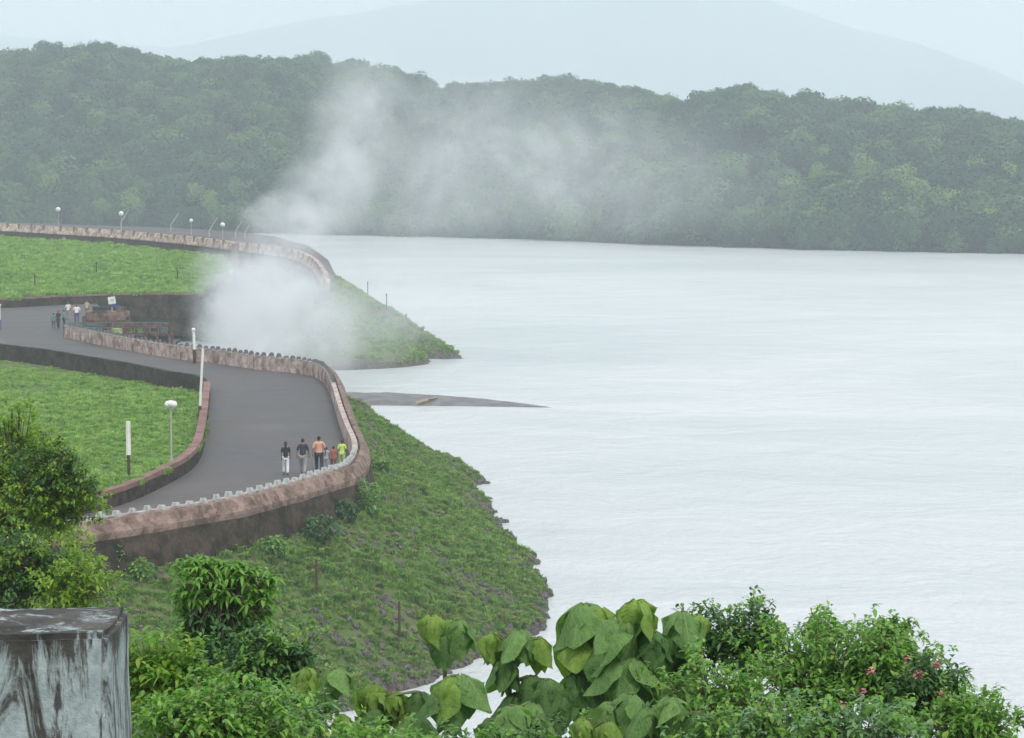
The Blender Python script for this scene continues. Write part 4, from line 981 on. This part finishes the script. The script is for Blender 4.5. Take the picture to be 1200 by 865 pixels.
# ------------------------------------------------------------------ plants with large drooping leaves
def big_leaf_mesh(seed, bend=1.0):
    r = random.Random(seed); nx_, ny_ = 6, 9; vs = []; fs = []; y = z = 0.0; ang = R(r.uniform(-30, 8))
    prof = [.40, .86, 1.0, 1.02, .98, .90, .76, .56, .32, .04]; wd = r.uniform(.38, .46); fold = r.uniform(.1, .55); asym = r.uniform(-.12, .12); tw = r.uniform(-.3, .3)
    for j in range(ny_ + 1):
        s = j / ny_
        for i in range(nx_ + 1):
            q = (i / nx_ - .5) * 2; w = prof[j] * wd * (1 + asym * (1 if q > 0 else -1)) * (1 + r.uniform(-.05, .05))
            back = -.13 * abs(q) * (1.2 - abs(q)) * 2 if j == 0 else 0          # heart-shaped base
            o = -abs(q) * w * fold - q * q * w * .25 + math.sin(s * 11 + seed * 3 + q) * .03 * abs(q) + r.uniform(-.012, .012) + tw * q * w * s
            vs.append((q * w, y + back * math.cos(ang) - math.sin(ang) * o, z + back * math.sin(ang) + math.cos(ang) * o))
        ang -= R((30, 26, 14, 6, 2, 1, 0, -4, -8)[min(j, 8)] + r.uniform(-4, 4)) * bend; y += math.cos(ang) * (0.98 / ny_); z += math.sin(ang) * (0.98 / ny_)
    for j in range(ny_):
        for i in range(nx_):
            k = j * (nx_ + 1) + i; fs.append((k, k+1, k+nx_+2, k+nx_+1))
    me = bpy.data.meshes.new('leaf'); me.from_pydata(vs, [], fs); me.polygons.foreach_set('use_smooth', np.ones(len(fs), dtype=bool))
    uv = me.uv_layers.new(name='UVMap')
    for l in me.loops:
        vi = l.vertex_index; uv.data[l.index].uv = ((vi % 7) / 6, (vi // 7) / 9)
    return me
def big_leaf_mat(name, c1, c2, vein):
    m, nt, b = base_mat(name)
    tc = nn(nt, 'ShaderNodeTexCoord'); sx = nn(nt, 'ShaderNodeSeparateXYZ'); nt.links.new(tc.outputs['UV'], sx.inputs[0])
    def M_(op, a, b_=None, c=None):
        n = nn(nt, 'ShaderNodeMath', operation=op)
        for i, s in enumerate((a, b_, c)):
            if s is None: continue
            if isinstance(s, (int, float)): n.inputs[i].default_value = s
            else: nt.links.new(s, n.inputs[i])
        return n.outputs[0]
    ax = M_('ABSOLUTE', M_('SUBTRACT', sx.outputs[0], .5))
    mid = M_('LESS_THAN', ax, .018)
    side = M_('GREATER_THAN', M_('SINE', M_('MULTIPLY_ADD', M_('SUBTRACT', sx.outputs[1], M_('MULTIPLY', ax, .7)), 52, 0)), .93)
    v = M_('MULTIPLY', M_('MAXIMUM', mid, side), .8)
    nz = noise_node(nt, 9, 5, .6); oi = nn(nt, 'ShaderNodeObjectInfo')
    base = mix(nt, oi.outputs['Random'], c1, c2)
    c = mix(nt, 1.0, base, ramp(nt, nz.outputs[0], [(.3, (.7, .72, .7)), (.7, (1.25, 1.2, 1.2))]).outputs[0], 'MULTIPLY')
    spt = noise_node(nt, 34, 4, .6); c = mix(nt, ramp(nt, spt.outputs[0], [(.62, (0, 0, 0)), (.72, (.6, .6, .6))]).outputs[0], c, (.2, .19, .06)); c = mix(nt, v, c, vein); nt.links.new(c, b.inputs['Base Color']); b.inputs['Roughness'].default_value = .55; b.inputs['Specular IOR Level'].default_value = .25
    tr = nn(nt, 'ShaderNodeBsdfTranslucent'); nt.links.new(mix(nt, 1.0, c, (1.2, 1.4, .6), 'MULTIPLY'), tr.inputs[0]); ms = nn(nt, 'ShaderNodeMixShader'); ms.inputs[0].default_value = .3
    bp = nn(nt, 'ShaderNodeBump'); bp.inputs['Distance'].default_value = .01; cr = noise_node(nt, 28, 4, .6); hh = M_('MULTIPLY_ADD', cr.outputs[0], 1.2, v); nt.links.new(hh, bp.inputs['Height']); nt.links.new(bp.outputs[0], b.inputs['Normal'])
    nt.links.new(b.outputs[0], ms.inputs[1]); nt.links.new(tr.outputs[0], ms.inputs[2]); nt.links.new(ms.outputs[0], nt.nodes['Material Output'].inputs['Surface'])
    return m
BM = {'y': big_leaf_mat('young_big_leaf', (0.20, 0.36, 0.06), (0.30, 0.47, 0.10), (0.3, 0.4, 0.12)),
      'g': big_leaf_mat('mature_big_leaf', (0.14, 0.29, 0.08), (0.22, 0.40, 0.12), (0.3, 0.42, 0.17)),
      'd': big_leaf_mat('old_big_leaf', (0.08, 0.19, 0.055), (0.14, 0.28, 0.08), (0.18, 0.28, 0.11))}
BLM = {}
for k_ in BM:
    BLM[k_] = []
    for s in range(9):
        me = big_leaf_mesh(s * 1.7 + ord(k_), .8 + .05 * s); me.materials.append(BM[k_]); BLM[k_].append(me)
def big_plant(label, u, v, d, tiers, group='plants with large drooping leaves', seed=1):
    """tiers: (du, dv, number of leaves, leaf length px, colour, azimuth offset)"""
    r = random.Random(seed); c = at_d(u, v, d); k = d / F; gz = near_z(c.x, c.y)
    t = tag(empty('large_leaved_plant', (c.x, c.y, gz)), label, 'plant', group); H = c.z - gz
    MB().tube([(.1, .05, -.3), (.05, 0, H * .5), (0, 0, H)], [.028, .022, .012], 8).build('stem', M['stem'], t)
    pm = MB()
    for (du, dv, n, lp_, cm, az) in tiers:
        base = Vector((0, 0, H - (dv + 14) * k)); hub = Vector((du * k, r.uniform(-.03, .03), H - dv * k))
        n += 3; cm = 'y' if (cm == 'g' and r.random() < .3) else cm
        for j in range(n):
            a = az + j * 2 * math.pi / n + r.uniform(-.35, .35); s = lp_ * k * r.uniform(.68, .98)
            st = hub + Vector((math.cos(a), math.sin(a), 0)) * s * .12
            pm.tube([base, base.lerp(st, .6) + Vector((0, 0, .01)), st], [.005, .004, .0035], 5, False)
            o = bpy.data.objects.new('leaf', r.choice(BLM[cm])); link(o, t); o.location = st
            o.rotation_euler = (r.uniform(-.15, .3), r.uniform(-.2, .2), a - math.pi / 2); o.scale = (s * r.uniform(.75, 1.05), s, s * r.uniform(.9, 1.1))
    pm.build('petioles', M['stem'], t)
    return t
T = -math.pi / 2   # azimuth toward the camera
big_plant('pair of light round leaves on a thin stem over the inlet', 520, 720, 15.5, [(-14, 0, 3, 56, 'y', T - .5), (16, 6, 4, 52, 'g', T + .3), (0, 20, 3, 54, 'd', T)], seed=1)
big_plant('yellow green drooping leaves right above the inlet water', 596, 742, 15.0, [(-20, 0, 4, 54, 'y', T - .3), (14, -4, 4, 54, 'g', T + .2), (36, 6, 4, 56, 'g', T), (-2, 30, 4, 60, 'd', T), (28, 50, 5, 60, 'd', T), (10, 72, 4, 58, 'd', T), (34, 90, 4, 56, 'g', T)], seed=2)
big_plant('single dome of broad drooping leaves in front of the inlet', 531, 792, 13.5, [(-2, 2, 5, 70, 'y', T), (6, 0, 4, 74, 'g', T + .5), (-6, 14, 4, 70, 'd', T)], seed=3)
big_plant('low cluster of light leaves left of the inlet', 372, 782, 14.5, [(-12, 0, 4, 54, 'y', T), (22, 2, 4, 50, 'g', T + .5), (4, 20, 4, 54, 'd', T)], seed=4)
big_plant('round leaf cluster just left of the dome by the inlet', 436, 804, 13.8, [(0, 0, 5, 56, 'y', T), (28, 8, 4, 52, 'g', T + .4), (54, 6, 4, 46, 'd', T), (2, 26, 4, 60, 'd', T), (50, 34, 3, 48, 'g', T)], seed=5)
big_plant('tall plant with the longest drooping leaves left of the largest round leaf', 690, 708, 14.5, [(-4, 0, 5, 80, 'g', T - .4), (12, 6, 4, 84, 'g', T + .6), (-16, 34, 4, 66, 'y', T), (10, 50, 5, 76, 'd', T), (-14, 84, 5, 72, 'd', T + .4), (12, 104, 4, 70, 'g', T)], seed=6)
big_plant('plant with the largest round leaf at the top centre', 745, 704, 14.0, [(2, 0, 4, 80, 'g', T), (-14, 20, 4, 72, 'g', T - .6), (20, 36, 5, 72, 'd', T), (-8, 62, 5, 78, 'g', T), (14, 84, 5, 72, 'd', T), (-6, 110, 5, 70, 'g', T), (20, 124, 4, 64, 'd', T)], seed=7)
big_plant('plant with light leaves beside the dark topped shrub', 800, 716, 14.4, [(0, 0, 5, 66, 'g', T + .3), (16, 4, 2, 60, 'y', T + .6), (-12, 36, 4, 64, 'g', T), (6, 60, 5, 66, 'd', T), (-10, 92, 4, 62, 'g', T)], seed=8)
big_plant('fresh leaves at the bottom edge below the largest leaf', 692, 842, 12.5, [(-10, 0, 5, 50, 'y', T), (20, 2, 4, 48, 'y', T + .4)], seed=9)
big_plant('green leaves low between inlet and tall plant', 640, 796, 13.6, [(0, 0, 5, 62, 'd', T), (-14, 26, 5, 56, 'g', T + .3), (18, 24, 4, 58, 'd', T - .4)], seed=10)
big_plant('upright leaf cluster low in front of the dark bush', 788, 818, 12.6, [(0, 0, 5, 60, 'g', T), (-26, 14, 4, 54, 'g', T), (30, 16, 4, 50, 'd', T)], seed=11)

big_plant('yellowish leaf cluster at the bottom edge under the light left cluster', 400, 838, 12.8, [(0, 0, 4, 44, 'y', T), (-30, 10, 4, 42, 'g', T + .4), (34, 12, 4, 44, 'd', T)], seed=12)
big_plant('broad drooping leaves at the bottom edge right of the dome plant', 600, 826, 12.6, [(0, 0, 4, 54, 'g', T), (-26, 16, 4, 50, 'd', T), (28, 14, 4, 50, 'g', T + .3)], seed=13)
big_plant('drooping leaves in front of the light leaved plant beside the dark shrub', 740, 812, 12.8, [(0, 0, 5, 60, 'g', T), (-28, 12, 4, 54, 'g', T - .3), (26, 22, 4, 52, 'd', T)], seed=14)

# ------------------------------------------------------------------ whitewashed concrete wall end
cw = tag(empty('concrete_wall', (-1.6, 5.65, 17.5)), 'whitewashed concrete wall end streaked with black algae in the lower left corner', 'wall')
bm = bmesh.new(); bmesh.ops.create_cube(bm, size=1)
for v in bm.verts: v.co = Vector((-1.85 + v.co.x * 1.94, 5.66 + v.co.y * .33, 18.78 + v.co.z * 3.32))
bmesh.ops.bevel(bm, geom=[e for e in bm.edges], offset=.012, segments=2, affect='EDGES')
bmesh.ops.subdivide_edges(bm, edges=[e for e in bm.edges if e.calc_length() > .1], cuts=24, use_grid_fill=True)
for v in bm.verts:
    n = mnoise.noise_vector(v.co * 5) * .008 + mnoise.noise_vector(v.co * 19) * .004; v.co += n
me = bpy.data.meshes.new('wall_body'); bm.to_mesh(me); bm.free(); me.materials.append(M['concrete'])
o = link(bpy.data.objects.new('wall_body', me)); child_of(cw, o)

# ------------------------------------------------------------------ mist from the spillway and haze over the valley
def volume_box(name, x0, x1, y0, y1, z0, z1, mat, label, cat):
    o = MB().box(((x0+x1)/2, (y0+y1)/2, (z0+z1)/2), (x1-x0, y1-y0, z1-z0)).build(name, mat); return tag(o, label, cat, kind='stuff')
mm = bpy.data.materials.new('spray_mist'); mm.use_nodes = True; nt = mm.node_tree; nt.nodes.clear()
out = nn(nt, 'ShaderNodeOutputMaterial'); pv = nn(nt, 'ShaderNodeVolumePrincipled'); pv.inputs['Color'].default_value = (.96, .98, 1, 1)
pv.inputs['Anisotropy'].default_value = .1
tc = nn(nt, 'ShaderNodeTexCoord'); nz = nn(nt, 'ShaderNodeTexNoise'); nz.inputs['Scale'].default_value = .11; nz.inputs['Detail'].default_value = 5; nz.inputs['Roughness'].default_value = .6
nt.links.new(tc.outputs['Object'], nz.inputs['Vector'])
wv = nn(nt, 'ShaderNodeVectorMath', operation='MULTIPLY_ADD'); wv.inputs[1].default_value = (11, 11, 11)
sb = nn(nt, 'ShaderNodeVectorMath', operation='SUBTRACT'); sb.inputs[1].default_value = (.5, .5, .5)
nt.links.new(nz.outputs['Color'], sb.inputs[0]); nt.links.new(sb.outputs[0], wv.inputs[0]); nt.links.new(tc.outputs['Object'], wv.inputs[2])
def blob(u, v, d, r, dens):
    c = at_d(u, v, d); s = nn(nt, 'ShaderNodeVectorMath', operation='SUBTRACT'); s.inputs[1].default_value = c; nt.links.new(wv.outputs[0], s.inputs[0])
    dv = nn(nt, 'ShaderNodeVectorMath', operation='DIVIDE'); dv.inputs[1].default_value = r; nt.links.new(s.outputs[0], dv.inputs[0])
    l = nn(nt, 'ShaderNodeVectorMath', operation='LENGTH'); nt.links.new(dv.outputs[0], l.inputs[0])
    mr = nn(nt, 'ShaderNodeMapRange', interpolation_type='SMOOTHSTEP'); mr.inputs[1].default_value = 0.3; mr.inputs[2].default_value = 1.05; mr.inputs[3].default_value = dens * 1.25; mr.inputs[4].default_value = 0
    nt.links.new(l.outputs['Value'], mr.inputs[0]); return mr.outputs[0]
tot = None
for bl in [(288, 398, 208, (4.8, 10, 4.4), .26), (272, 345, 214, (3.8, 10, 4.0), .12), (325, 330, 222, (5.2, 12, 4.4), .13), (362, 385, 216, (5.6, 12, 4.8), .06), (440, 365, 226, (10, 12, 6), .026), (350, 262, 236, (4.2, 9, 3.2), .10), (390, 228, 238, (4.6, 11, 6.2), .055), (408, 160, 242, (4.8, 11, 7.0), .034), (425, 100, 245, (5.0, 11, 5.0), .02),
           (490, 210, 245, (9, 13, 8), .021), (590, 200, 250, (12, 14, 8.5), .017), (710, 210, 250, (14, 14, 8.5), .010), (500, 120, 250, (10, 12, 5), .012), (640, 150, 250, (14, 12, 7), .007), (820, 215, 250, (13, 14, 8), .004)]:
    b_ = blob(*bl)
    if tot is None: tot = b_
    else:
        ad = nn(nt, 'ShaderNodeMath', operation='ADD'); nt.links.new(tot, ad.inputs[0]); nt.links.new(b_, ad.inputs[1]); tot = ad.outputs[0]
n2 = nn(nt, 'ShaderNodeTexNoise'); n2.inputs['Scale'].default_value = .33; n2.inputs['Detail'].default_value = 6; n2.inputs['Roughness'].default_value = .72; nt.links.new(wv.outputs[0], n2.inputs['Vector'])
mr = nn(nt, 'ShaderNodeMapRange'); mr.inputs[1].default_value = .36; mr.inputs[2].default_value = .66; mr.inputs[3].default_value = .06; mr.inputs[4].default_value = 2.1; nt.links.new(n2.outputs[0], mr.inputs[0])
mu = nn(nt, 'ShaderNodeMath', operation='MULTIPLY'); nt.links.new(tot, mu.inputs[0]); nt.links.new(mr.outputs[0], mu.inputs[1]); nt.links.new(mu.outputs[0], pv.inputs['Density'])
nt.links.new(pv.outputs[0], out.inputs['Volume'])
volume_box('mist', -36, 30, 194, 270, 0.1, 34, mm, 'white spray mist rising from the spillway and drifting over the lake', 'mist')
mh = bpy.data.materials.new('valley_haze'); mh.use_nodes = True; nt = mh.node_tree; nt.nodes.clear()
out = nn(nt, 'ShaderNodeOutputMaterial'); pv = nn(nt, 'ShaderNodeVolumePrincipled'); pv.inputs['Color'].default_value = (.83, .925, .98, 1); pv.inputs['Density'].default_value = .00052
nt.links.new(pv.outputs[0], out.inputs['Volume'])
mb = bpy.data.materials.new('low_cloud'); mb.use_nodes = True; nt = mb.node_tree; nt.nodes.clear()
out = nn(nt, 'ShaderNodeOutputMaterial'); pv2 = nn(nt, 'ShaderNodeVolumePrincipled'); pv2.inputs['Color'].default_value = (.86, .93, .97, 1)
tc = nn(nt, 'ShaderNodeTexCoord'); nz = nn(nt, 'ShaderNodeTexNoise'); nz.inputs['Scale'].default_value = .0035; nz.inputs['Detail'].default_value = 3
nt.links.new(tc.outputs['Object'], nz.inputs['Vector']); mr = nn(nt, 'ShaderNodeMapRange'); mr.inputs[1].default_value = .35; mr.inputs[2].default_value = .65; mr.inputs[3].default_value = .0004; mr.inputs[4].default_value = .0013
nt.links.new(nz.outputs[0], mr.inputs[0]); nt.links.new(mr.outputs[0], pv2.inputs['Density']); nt.links.new(pv2.outputs[0], out.inputs['Volume'])
volume_box('low_cloud', -1900, 1900, 1300, 2300, 1, 320, mb, 'low pale cloud hanging between the forested hill and the far mountain', 'cloud')
volume_box('haze', -1950, 1950, -60, 4300, -4, 330, mh, 'pale even haze filling the valley air', 'haze')
